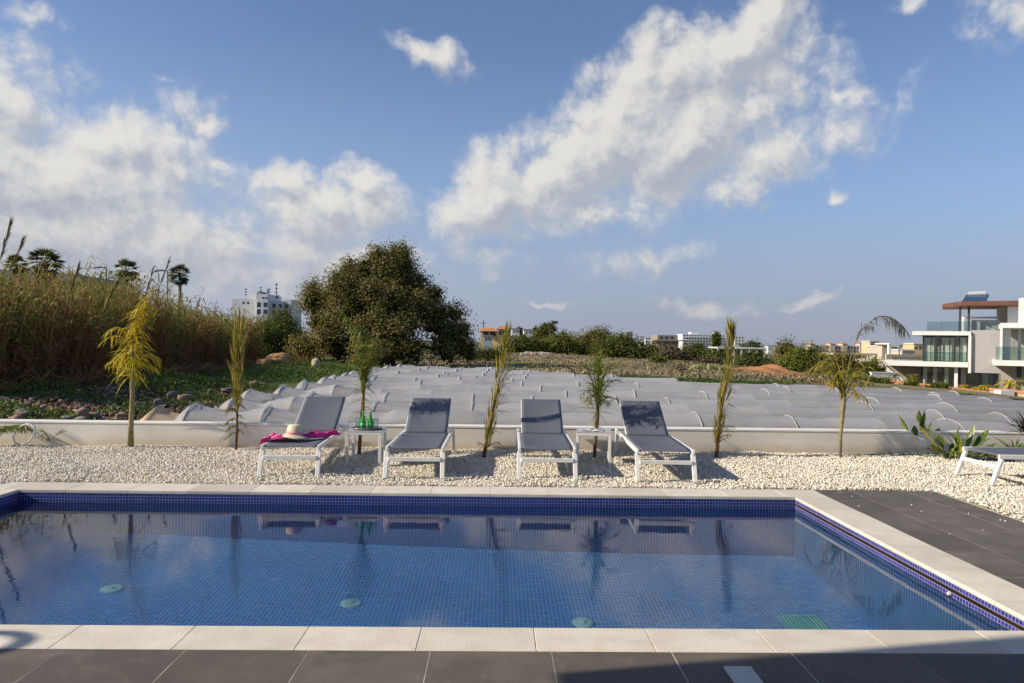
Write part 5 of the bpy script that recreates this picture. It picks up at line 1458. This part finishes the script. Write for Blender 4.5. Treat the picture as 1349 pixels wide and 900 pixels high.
# yellow house
Y = 130; e = bld('house', 660, Y, 'yellow house with orange tiled roof left of the scrub', 'house'); l = e.location
z0_ = float(l.z) - .3
child_box(e, 'wall', PX(633, Y), PX(655, Y), Y, Y + 8, z0_, PZ(644, 436, Y), yellow)
child_box(e, 'wall', PX(655.3, Y), PX(672, Y), Y - 1, Y + 8, z0_, PZ(663, 433.5, Y), yellow)
child_box(e, 'wall', PX(672.3, Y), PX(685, Y), Y, Y + 8, z0_, PZ(678, 442, Y), yellow)
for a, b_, pt_, pb_ in ((631, 655, 432.5, 436.3), (653.8, 673.5, 430.2, 433.8)):
    x0_, x1_ = PX(a, Y) - l.x, PX(b_, Y) - l.x; zb = PZ(a, pb_, Y) - l.z; zt = PZ(a, pt_, Y) - l.z
    m_ = MB(); m_.add([(x0_, -1.6, zb), (x1_, -1.6, zb), (x1_, 8.4, zb), (x0_, 8.4, zb), (x0_ + .6, 3.4, zt + .2), (x1_ - .6, 3.4, zt + .2)], [(3, 2, 1, 0), (0, 1, 5, 4), (1, 2, 5), (2, 3, 4, 5), (3, 0, 4)]); m_.build('roof', terra, e)
win_grid(e, 'window', [PX(640, Y), PX(649, Y)], [PZ(644, 440, Y)], .9, .8, Y, dkwin); win_grid(e, 'window', [PX(660, Y), PX(667, Y)], [PZ(663, 438.5, Y)], .8, .7, Y - 1, dkwin)
for px0, px1, pt_, Y, mt, lb, nm in ((637, 648, 443.5, 118, pmat('shed_grey', (.34, .38, .42), .5), 'grey metal shed in front of the yellow house', 'shed'), (674, 684, 434, 170, white, 'small white house right of the orange roof', 'house'),
                                     (690, 702, 435, 180, white, 'white house below the small conifer', 'house'), (825, 833, 438, 420, conc, 'distant beige tower left of the twin white blocks', 'apartment_block'),
                                     (842, 849, 444, 420, white, 'distant white block, left one of two beside the concrete building', 'apartment_block'), (850, 857, 446, 430, white, 'distant white block, right one of two beside the concrete building', 'apartment_block'),
                                     (1012, 1021, 456, 380, white, 'distant white house right of the dark trees', 'house')):
    e = bld(nm, (px0 + px1) / 2, Y, lb, 'shed' if nm == 'shed' else 'building'); zt = PZ((px0 + px1) / 2, pt_, Y)
    child_box(e, 'wall', PX(px0, Y), PX(px1, Y), Y, Y + 6, e.location.z - .3, zt, mt); child_box(e, 'roof', PX(px0, Y) - .2, PX(px1, Y) + .2, Y - .2, Y + 6.2, zt + .003, zt + .25, conc if nm != 'shed' else grey_b)
    win_grid(e, 'window', [PX(px0 + (px1 - px0) * q, Y) for q in (.27, .7)], [zt - 4 * Y / F * .9], 2.0 * Y / F, 1.8 * Y / F, Y, dkwin)
    if nm == 'apartment_block': win_grid(e, 'window', [PX(px0 + (px1 - px0) * q, Y) for q in (.27, .7)], [zt - 8 * Y / F * .9], 2.0 * Y / F, 1.8 * Y / F, Y, dkwin)
# floodlight pole
Y = 120; c = at(731, 425, Y); e = empty('floodlight_pole', (c.x, Y, float(terr(c.x, Y))), 0, 'thin pole with a dark floodlight head right of the loose crowned tree', 'floodlight'); h = c.z - e.location.z
lm = pmat('dark_steel', (.05, .06, .08), .5); MB().tube([(-1.0, 0, 0), (-.9, 0, h - .4), (-.1, 0, h)], [.07, .05, .04], 6).build('pole', lm, e); MB().beam((-.55, 0, h), (.5, 0, h + .05), .5, .45).build('lamp_head', lm, e, bevel=.05)
c = at(637, 422, 140); e = empty('utility_pole', (c.x, 140, 0), 0, 'thin utility pole left of the yellow house', 'pole'); MB().tube([(0, 0, 0), (0, 0, c.z)], [.12, .08], 6).build('pole', lm, e); MB().box(-.6, .6, -.05, .05, c.z - .6, c.z - .5).build('crossarm', lm, e)

# unfinished concrete building
Y = 230; e = bld('concrete_building', 883, Y, 'unfinished bare concrete building left of the white hotel'); l = e.location
child_box(e, 'wall', PX(868, Y), PX(895, Y), Y + 2, Y + 12, l.z, PZ(880, 441.5, Y), conc); child_box(e, 'roof_slab', PX(861, Y), PX(915, Y), Y - 1, Y + 10, PZ(888, 449.5, Y), PZ(888, 448, Y), conc)
for px in (863, 872, 882, 892, 902, 912): child_box(e, 'column', PX(px, Y), PX(px + 1.4, Y), Y - .6, Y, l.z, PZ(888, 449.6, Y), conc)
win_grid(e, 'window', [PX(p, Y) for p in (873, 880, 887)], [PZ(880, 445, Y)], .9, .8, Y + 2, dkwin)

# white hotel
Y = 560; e = bld('hotel', 930, Y, 'white five storey hotel with rows of windows'); l = e.location
child_box(e, 'wall', PX(899, Y), PX(957, Y), Y, Y + 18, l.z, PZ(928, 440.5, Y), white)
child_box(e, 'wall', PX(957.3, Y), PX(966, Y), Y + 3, Y + 18, l.z, PZ(960, 440, Y), white); child_box(e, 'wall', PX(966.3, Y), PX(980, Y), Y - 3, Y + 18, l.z, PZ(972, 441.5, Y), white)
child_box(e, 'roof_room', PX(912, Y), PX(921, Y), Y + 4, Y + 12, PZ(916, 440.6, Y), PZ(916, 437.6, Y), white); child_box(e, 'roof_room', PX(945, Y), PX(955, Y), Y + 4, Y + 12, PZ(950, 440.6, Y), PZ(950, 438.2, Y), white)
win_grid(e, 'window', [PX(901.5 + q * 3.7, Y) for q in range(15)], [PZ(928, y, Y) for y in (442.6, 446.2, 449.8, 453.4, 457)], 1.15, 1.15, Y, dkwin)
for y in (444.4, 448, 451.6, 455.2): child_box(e, 'balcony', PX(899.5, Y), PX(956.5, Y), Y - 1.0, Y - .06, PZ(928, y, Y) - .25, PZ(928, y, Y) + .1, white)
win_grid(e, 'window', [PX(968.5 + q * 4, Y) for q in range(3)], [PZ(972, y, Y) for y in (445, 449, 453)], 1.0, 1.1, Y - 3, dkwin)

# low white pavilion
Y = 170
for (a, b_, pt_, lb) in ((945, 1009, 457.5, 'low white flat roofed pavilion in front of the dark trees'), (1098, 1156, 465.5, 'low flat roofed pavilion in front of the terracotta hotel')):
    e = bld('pavilion', (a + b_) / 2, Y, lb, 'pavilion'); l = e.location; zt = PZ((a + b_) / 2, pt_, Y)
    mt = white if a < 1000 else cream
    child_box(e, 'roof', PX(a, Y), PX(b_, Y), Y, Y + 8, zt - .42, zt, mt)
    n_ = 7
    for q in range(n_): x = PX(a + 1 + (b_ - a - 3) * q / (n_ - 1), Y); child_box(e, 'column', x, x + .3, Y + .1, Y + .4, l.z - .3, zt - .423, mt)
    child_box(e, 'back_wall', PX(a + 6, Y), PX(b_ - 3, Y), Y + 5, Y + 5.2, l.z - .3, zt - .423, pmat('pav_dark', (.22, .22, .2), .8))

# terracotta hotel
Y = 480; e = bld('hotel', 1125, Y, 'long cream hotel with arcades and small red roofs on the right'); l = e.location
child_box(e, 'wall', PX(1070, Y), PX(1180, Y), Y, Y + 16, l.z, PZ(1125, 455.5, Y), cream)
win_grid(e, 'window', [PX(1073 + q * 4.1, Y) for q in range(26)], [PZ(1125, y, Y) for y in (458.5, 463.5)], 1.0, 1.4, Y, pmat('arch_dark', (.12, .06, .04), .8))
for px in (1070, 1096, 1112, 1135, 1160):
    child_box(e, 'roof_tower', PX(px - 3, Y), PX(px + 3.5, Y), Y - 1, Y + 6, l.z, PZ(px, 453, Y), cream)
    m_ = MB(); x0_, x1_ = PX(px - 3.7, Y) - l.x, PX(px + 4.2, Y) - l.x; zb = PZ(px, 452.9, Y) - l.z; zt = PZ(px, 450.6, Y) - l.z
    m_.add([(x0_, -1.4, zb), (x1_, -1.4, zb), (x1_, 6.4, zb), (x0_, 6.4, zb), ((x0_ + x1_) / 2, 2.5, zt)], [(3, 2, 1, 0), (0, 1, 4), (1, 2, 4), (2, 3, 4), (3, 0, 4)]); m_.build('roof', terra, e)
for px0, px1, pt_, Y, mt, lb in ((1146, 1158, 450, 380, yellow, 'orange cream house behind the white terrace frame'), (1204, 1216, 453.5, 300, yellow, 'small yellow house just left of the villa balcony'), (1160, 1182, 457, 240, cream, 'beige house left of the white terrace frame'), (1184, 1205, 462, 220, cream, 'beige house behind the white terrace frame')):
    e = bld('house', (px0 + px1) / 2, Y, lb, 'house'); zt = PZ((px0 + px1) / 2, pt_, Y); child_box(e, 'wall', PX(px0, Y), PX(px1, Y), Y, Y + 9, e.location.z - .3, zt, mt)
    child_box(e, 'roof', PX(px0, Y) - .3, PX(px1, Y) + .3, Y - .3, Y + 9.3, zt + .003, zt + .4, white); win_grid(e, 'window', [PX(px0 + (px1 - px0) * q, Y) for q in (.25, .7)], [zt - 1.6], 1, 1.1, Y, dkwin)

# ------------------------------------------------------------------ modern villa
vw = pmat('villa_white', (.76, .75, .72), .7, var=.04, vscale=1); vg = pmat('villa_grey', (.40, .39, .40), .8, var=.05, vscale=1); vt = pmat('villa_taupe', (.40, .36, .31), .8, var=.05, vscale=1)
vbr = pmat('villa_brown', (.17, .075, .045), .6, var=.2, vscale=1); vdk = pmat('villa_dark_metal', (.05, .045, .05), .5); curt = pmat('curtain', (.80, .78, .72), .8, col2=(.66, .65, .60), vscale=4)


def glass_mat(name, col, thin):
    m = bpy.data.materials.new(name); m.use_nodes = True; t = NT(m.node_tree); t.t.nodes.clear(); out = t.n('ShaderNodeOutputMaterial')
    gl_ = t.n('ShaderNodeBsdfGlossy'); gl_.inputs['Roughness'].default_value = .03; tp = t.n('ShaderNodeBsdfTransparent'); tp.inputs[0].default_value = (*col, 1)
    m1 = t.n('ShaderNodeMixShader'); m1.inputs[0].default_value = thin; t.l(tp.outputs[0], m1.inputs[1]); t.l(gl_.outputs[0], m1.inputs[2]); t.l(m1.outputs[0], out.inputs[0]); return m


gls = glass_mat('railing_glass', (.80, .90, .88), .14); wgl = glass_mat('window_glass', (.90, .94, .93), .09)
inn = pmat('villa_interior', (.34, .32, .29), .9)
Y = 70.0; VG = -2.9


def villa(e, Y):
    l = e.location
    cb = lambda *a, **k_: child_box(e, *a, **k_)
    X = lambda px, yy=Y: PX(px, yy); Z = lambda px, py, yy=Y: PZ(px, py, yy)
    zr = Z(1275, 437); zr2 = Z(1240, 442); z1t = Z(1230, 476); z1b = Z(1230, 482.5)
    # ground floor
    cb('ground_floor_back', X(1166), X(1322), Y + 5.2, Y + 5.5, VG, z1b - .01, inn)
    cb('pier', X(1257.5), X(1262), Y - .9, Y - .1, VG, z1b - .003, vw); cb('pier', X(1268), X(1275), Y + 3.0, Y + 3.4, VG, z1b - .003, vw)
    for a, b_ in ((1216, 1227), (1229, 1242), (1244, 1257)):
        cb('glass_door', X(a), X(b_), Y - .4, Y - .35, VG + .1, z1b - .1, wgl); cb('curtain', X(a + 1), X(a + 6), Y - .1, Y - .04, VG + .1, z1b - .12, curt)
    for px in (1215.5, 1228, 1243): cb('door_frame', X(px), X(px + .8), Y - .45, Y - .3, VG, z1b - .005, vdk)
    for a, b_ in ((1276, 1295), (1297, 1318)): cb('glass_door', X(a), X(b_), Y + 3.2, Y + 3.25, VG + .1, z1b - .6, wgl)
    cb('curtain', X(1298), X(1306), Y + 3.7, Y + 3.76, VG + .1, z1b - .6, curt)
    cb('side_wall', X(1195), X(1213), Y + 2.5, Y + 5.15, VG, z1b - .003, vt)
    # slanted side wing
    b = MB(); pts = [(X(1166), Z(1166, 480)), (X(1190), Z(1190, 498)), (X(1190), VG), (X(1166), VG)]
    vs = [(x - l.x, -.8, z - l.z) for x, z in pts] + [(x - l.x, 1.0, z - l.z) for x, z in pts]; b.add(vs, [(0, 1, 2, 3), (7, 6, 5, 4)] + [(i, (i + 1) % 4 + 0, (i + 1) % 4 + 4, i + 4) for i in range(4)]); b.build('slanted_wing', vw, e)
    # first slab
    cb('floor_slab', X(1166), X(1276), Y - 1.6, Y + 6, z1b, z1t, vw)
    # first floor interior + curtains
    cb('first_floor_back', X(1216), X(1277), Y + .8, Y + 1.0, z1t, zr2 - .005, inn); cb('side_wall', X(1215.5), X(1216.2), Y - .8, Y + 4.9, z1t, zr2 - .005, vdk)
    for px, cw in ((1217, 9), (1227, 5), (1239.5, 11), (1252, 5), (1265, 8)): cb('curtain', X(px), X(px + cw), Y - .5, Y - .44, z1t + .05, zr2 - .2, curt)
    for px in (1232, 1258): cb('pier', X(px), X(px + 6), Y - .38, Y - .1, z1t, zr2 - .004, vt)
    for a in range(5): wn_ = cb('window', X(1217 + a * 11.6), X(1217 + a * 11.6 + 11.2), Y - .72, Y - .68, z1t + .05, zr2 - .15, wgl); cb('window_frame', X(1216.6 + a * 11.6), X(1217.1 + a * 11.6), Y - .78, Y - .62, z1t, zr2 - .01, vdk, par=wn_)
    bg_ = cb('balcony_glass', X(1216), X(1274), Y - 1.5, Y - 1.46, z1t + .02, Z(1240, 464.5), gls)
    cb('balcony_glass', X(1177), X(1215), Y - 1.4, Y - 1.36, z1t + .02, Z(1196, 470), gls)
    cb('handrail', X(1216), X(1274), Y - 1.52, Y - 1.44, Z(1240, 464.5), Z(1240, 464.1), vdk, par=bg_)
    # roof slab with frame
    cb('roof_slab', X(1202), X(1278), Y - 1.6, Y + 8, zr2, Z(1240, 437), vw)
    cb('frame_post', X(1275), X(1278.5), Y - 1.6, Y + 1, Z(1277, 491), zr2 - .003, vw)
    cb('wall_block', X(1278.8), X(1322), Y - 1.3, Y + 8, Z(1300, 491), Z(1300, 435.5), vg)
    # roof terrace
    zc_ = Z(1300, 403.5); zct = Z(1300, 397.5)
    cb('roof_railing', X(1221), X(1320), Y - 1.1, Y - 1.06, Z(1270, 436), Z(1270, 424), gls); cb('parapet', X(1278.8), X(1318), Y + 1.4, Y + 1.6, Z(1300, 435.4), Z(1300, 421), vg)
    for px in (1240, 1262, 1282, 1300): cb('railing_post', X(px), X(px + .4), Y - 1.12, Y - 1.04, Z(1270, 436.8), Z(1270, 423.8), vdk)
    for px in (1263, 1274.5): cb('column', X(px), X(px + 3), Y + .2, Y + .45, Z(px, 437), zc_ - .003, vdk)
    cb('terrace_wall', X(1319), X(1328), Y + 2, Y + 6, Z(1319, 435.5), zc_ - .003, vt); cb('terrace_wall', X(1328.3), X(1343), Y + 1, Y + 6, Z(1319, 435.5), zc_ - .003, vw)
    cb('beam', X(1268), X(1318), Y + 2.5, Y + 2.9, Z(1290, 418.5), Z(1290, 416), vw); cb('beam_post', X(1268), X(1271), Y + 2.5, Y + 2.9, Z(1290, 435.5), Z(1290, 418.6), vw)
    x0_, x1_, xc = X(1242) - l.x, X(1342) - l.x, X(1265) - l.x; b = MB(); b.prism([(xc, -1.2), (x1_, -1.2), (x1_, 6.5), (x0_, 6.5), (x0_, 3.0)], zc_ - l.z, zct - l.z); b.build('canopy', vbr, e, bevel=.03)
    # plinth to the garden
    cb('terrace_floor', X(1180), X(1345), Y - 2.6, Y + 5.1, VG - .3, VG - .003, vw)


e = bld('villa', 1250, Y, 'modern white villa with glass balconies, roof canopy in brown and curtained windows', 'villa'); e.location.z = VG; TH = R(31); FR = (e.location.x, Y, TH); villa(e, Y); e.rotation_euler = (0, 0, -TH); vcore = e
# solar heater on the canopy
hx = PX(1287, Y); hz_ = PZ(1287, 397.3, Y); hp = vcore.location + Matrix.Rotation(-TH, 3, 'Z') @ Vector((hx - vcore.location.x, 1.4, 0)); FR = None
e = empty('solar_water_heater', (hp.x, hp.y, hz_), -TH, 'solar water heater with steel tank on the brown canopy of the villa', 'solar heater')
b = MB(); b.add([(-1.25, -1.1, .08), (.75, -1.1, .08), (1.05, .5, .78), (-.85, .5, .78), (-1.25, -1.08, .0), (.75, -1.08, .0), (1.05, .54, .70), (-.85, .54, .70)], [(0, 1, 2, 3), (7, 6, 5, 4), (0, 4, 5, 1), (1, 5, 6, 2), (2, 6, 7, 3), (3, 7, 4, 0)]); b.build('panel', pmat('solar_blue', (.04, .07, .13), .15), e)
MB().tube([(-.7, .62, .86), (.75, .62, .90)], .23, 16).build('tank', pmat('tank_steel', (.7, .7, .7), .3, metal=.4), e, smooth=False)
b = MB(); b.tube([(-.8, .6, 0), (-.7, .62, .7)], .03, 6); b.tube([(.85, .6, 0), (.75, .62, .7)], .03, 6); b.tube([(.75, .62, .86), (1.25, .62, .86)], .03, 6); b.build('stand', pmat('stand_steel', (.5, .5, .5), .4), e)

# second villa
Y = 62.0; e = bld('villa', 1340, Y, 'second white villa cut by the right edge, with glass balcony over a dark column', 'villa'); e.location.z = VG + .3; l = e.location; TH = R(33.5); FR = (l.x, Y, TH); e.rotation_euler = (0, 0, -TH)
cb = lambda *a, **k_: child_box(e, *a, **k_)
cb('roof_slab', PX(1318, Y), PX(1400, Y), Y, Y + 8, PZ(1330, 432, Y), PZ(1330, 425.5, Y), vw); cb('frame_post', PX(1318, Y), PX(1320.7, Y), Y, Y + 2, PZ(1320, 482, Y), PZ(1330, 432.1, Y), vw)
cb('chimney_wall', PX(1343.5, Y), PX(1352, Y), Y + .5, Y + 3, PZ(1330, 425.4, Y), PZ(1345, 392, Y), vw)
cb('balcony_slab', PX(1309, Y), PX(1400, Y), Y - 2.0, Y + 6, PZ(1330, 481.5, Y), PZ(1330, 474.5, Y), vw); cb('balcony_glass', PX(1311, Y), PX(1400, Y), Y - 1.9, Y - 1.86, PZ(1330, 474.4, Y), PZ(1330, 457, Y), gls)
cb('back_wall', PX(1321, Y), PX(1400, Y), Y + 4, Y + 4.3, l.z, PZ(1330, 432.2, Y), inn); cb('side_wall', PX(1321, Y), PX(1333, Y), Y + 1.9, Y + 2.1, PZ(1330, 474.4, Y), PZ(1330, 432.2, Y), vw)
for a in (1334, 1341): cb('window', PX(a, Y), PX(a + 6.6, Y), Y + 1.9, Y + 1.95, PZ(1330, 474.4, Y), PZ(1330, 432.2, Y), wgl)
cb('curtain', PX(1343, Y), PX(1347, Y), Y + 2.3, Y + 2.4, PZ(1330, 474.4, Y), PZ(1330, 433, Y), curt)
cb('column', PX(1339, Y), PX(1345.5, Y), Y - .8, Y - .2, l.z - .6, PZ(1330, 481.6, Y), vdk)
FR = None
# white terrace frame left of the villa
Y = 82.0; e = bld('terrace_house', 1190, Y, 'small cream terrace house with a white rooftop frame left of the villa', 'house'); e.location.z = -3; cb = lambda *a, **k_: child_box(e, *a, **k_)
cb('wall', PX(1168, Y), PX(1216, Y), Y, Y + 8, -3, PZ(1190, 474.5, Y), vt); cb('parapet', PX(1166, Y), PX(1218, Y), Y - .3, Y - .05, PZ(1190, 474.4, Y), PZ(1190, 467, Y), cream)
cb('frame_post', PX(1177.5, Y), PX(1180, Y), Y + 1, Y + 1.4, PZ(1190, 474.4, Y), PZ(1190, 454.2, Y), vw); cb('frame_post', PX(1194, Y), PX(1196, Y), Y + 1, Y + 1.4, PZ(1190, 474.4, Y), PZ(1190, 454.2, Y), vw)
cb('frame_beam', PX(1177, Y), PX(1196.8, Y), Y + .9, Y + 4, PZ(1190, 454.1, Y), PZ(1190, 452.3, Y), vw); cb('roof_room', PX(1180.5, Y), PX(1189, Y), Y + 3, Y + 4, PZ(1190, 474.4, Y), PZ(1190, 454.3, Y), cream)
win_grid(e, 'window', [PX(1186, Y), PX(1200, Y)], [PZ(1190, 484, Y)], 1.6, 1.0, Y, dkwin)
# low white garden walls by the villa
Y = 66.0
for a, b_, pt_, lb in ((1149, 1183, 491.5, 'low white box wall left of the villa'), (1082, 1148, 495.5, 'long low white wall running left from the villa')):
    p = at((a + b_) / 2, 500, Y); e = empty('white_wall', (p.x, Y, p.z), 0, lb, 'wall'); child_box(e, 'wall_body', PX(a, Y), PX(b_, Y), Y, Y + .3, p.z - 1.2, PZ((a + b_) / 2, pt_, Y), vw); child_box(e, 'capping', PX(a, Y) - .05, PX(b_, Y) + .05, Y - .05, Y + .35, PZ((a + b_) / 2, pt_, Y) + .003, PZ((a + b_) / 2, pt_, Y) + .08, vw)
# orange capped boundary wall
bw = pmat('boundary_stone', (.50, .41, .29), .9, col2=(.38, .30, .20), vscale=2.5, bump=.6, bscale=6); bc = pmat('boundary_cap', (.50, .23, .11), .85, var=.2, vscale=3)
e = empty('boundary_wall', (34, 52, -2), 0, 'low stone wall with orange capping round the garden of the villa', 'wall'); l = e.location
pts = [at(px, py, Y) for px, py, Y in ((1140, 497.5, 64), (1175, 501, 60), (1235, 508, 56), (1305, 516.5, 52))]
b1, b2 = MB(), MB()
for p, q in zip(pts[:-1], pts[1:]):
    p, q = p - l, q - l; dn = Vector((0, 0, 1.9)); b1.beam(p - dn * .5 - Vector((0, 0, .12)), q - dn * .5 - Vector((0, 0, .12)), .3, 1.9); b2.beam(p - Vector((0, 0, .07)), q - Vector((0, 0, .07)), .42, .17)
p, q = at(1306, 512, 50) - l, at(1400, 521, 45) - l
b1.beam(p - Vector((0, 0, 1.1)), q - Vector((0, 0, 1.1)), .35, 2.0); b2.beam(p - Vector((0, 0, .02)), q - Vector((0, 0, .02)), .45, .15)
b1.build('wall_body', bw, e); b2.build('capping', bc, e); p = at(1322, 515, 48.2) - l; MB().box(p.x - .45, p.x + .45, p.y - .4, p.y + .3, p.z - 2.2, p.z + .05).build('gate_pier', vw, e)
# garden palms and shrubs of the villa
for px, pt_, Y, sz, lb in ((1203, 480, 62, 1.0, 'young palm standing before the villa, left of its ground floor glass'), (1180, 480, 62, .9, 'grey feathery palm in front of the slanted white wing'), (1219, 500, 60, .8, 'small garden palm below the villa balcony, left of two'), (1237, 503, 59, .9, 'small garden palm below the villa balcony, right of two'),
                           (1270, 503, 58, .7, 'narrow yellow green shrub before the dark ground floor of the villa'), (1285, 506, 57, .7, 'small shrub beside the narrow yellow green one'), (1297, 503, 57, .8, 'leafy yellow shrub near the right end of the villa garden'), (1330, 492, 54, 1.8, 'big drooping yellow green palm under the second villa')):
    c = at(px, pt_, Y); g = VG + .9 if Y < 60 else VG + .7; g = min(g, c.z - .8); h = c.z - g; e = empty('garden_palm', (c.x, Y, g), 0, lb, 'palm', 'small palms and shrubs in the villa garden'); b = MB()
    MB().tube([(0, 0, -.6), (0, 0, h * .6)], [.10, .07], 7).build('trunk', tr_brn, e)
    for q in range(70):
        a = random.uniform(0, 6.28); blade_strip(b, (0, 0, h * .55), (math.cos(a), math.sin(a), random.uniform(-.1, 1.6)), sz * random.uniform(.5, 1.0), .07, 1.4, random.random())
    b.build('fronds', gry if px == 1180 else (olv if px < 1250 else yel), e)
# drooping yellow-green grasses right of the mound
for px, py, Y, w_, lb in ((1072, 478, 60, 2.6, 'arching yellow green bush right of the mound, left one'), (1100, 480, 58, 2.2, 'arching yellow green bush right of the mound, middle one'), (1130, 482, 58, 2.2, 'arching yellow green bush right of the mound, right one')):
    c = at(px, py, Y); g = float(terr(c.x, Y)); e = empty('arching_bush', (c.x, Y, g), 0, lb, 'bush', 'arching bushes right of the mound'); b = MB(); h = max(.9, c.z - g)
    for q in range(260):
        a = random.uniform(0, 6.28); blade_strip(b, (random.uniform(-.4, .4), random.uniform(-.4, .4), random.uniform(0, h * .4)), (math.cos(a), math.sin(a), random.uniform(.4, 2.6)), h * random.uniform(.7, 1.2), .07, 2.0, random.random())
    b.build('leaves', olv, e)

# ------------------------------------------------------------------ what stands out of frame and throws shade
e = empty('garden_shower', (-5.98, 2.82, 0), 0, 'white gooseneck garden shower pole on the deck left of the pool', 'shower')
pts = [(0, 0, .02), (0, 0, 1.0), (0, 0, 1.98)] + [(0, .17 - .17 * math.cos(a), 1.98 + .17 * math.sin(a)) for a in [math.pi * q / 12 for q in range(1, 13)]] + [(0, .34, 1.93)]
MB().tube(pts, .03, 14).build('pole', frame_m, e, smooth=True); MB().lathe([(.001, 1.90), (.09, 1.90), (.09, 1.92), (.03, 1.945), (.001, 1.945)], (0, .34, 0), 24).build('shower_head', frame_m, e); MB().lathe([(.09, 0), (.09, .015), (.04, .03)], n=24).build('base_plate', frame_m, e)
MB().box(-.05, .05, -.06, -.028, 1.0, 1.06).build('valve', frame_m, e, bevel=.01)
e = empty('house', (2, -4, 0), 0, 'white villa behind the camera whose upper storey shades the deck', 'house')
cb = lambda *a, **k_: child_box(e, *a, **k_)
cb('upper_storey', -4.80, 9.0, -9.0, 2.42, 3.0, 6.2, vw); cb('ground_floor', -4.2, 8.5, -8.8, -2.0, 0, 2.995, vw); cb('roof', -4.9, 9.1, -9.1, 2.5, 6.203, 6.35, vw)
cb('glass_door', 1, 5, -1.998, -1.95, .05, 2.4, wgl); cb('window', 0, 4, 2.402, 2.43, 4, 5.6, wgl)
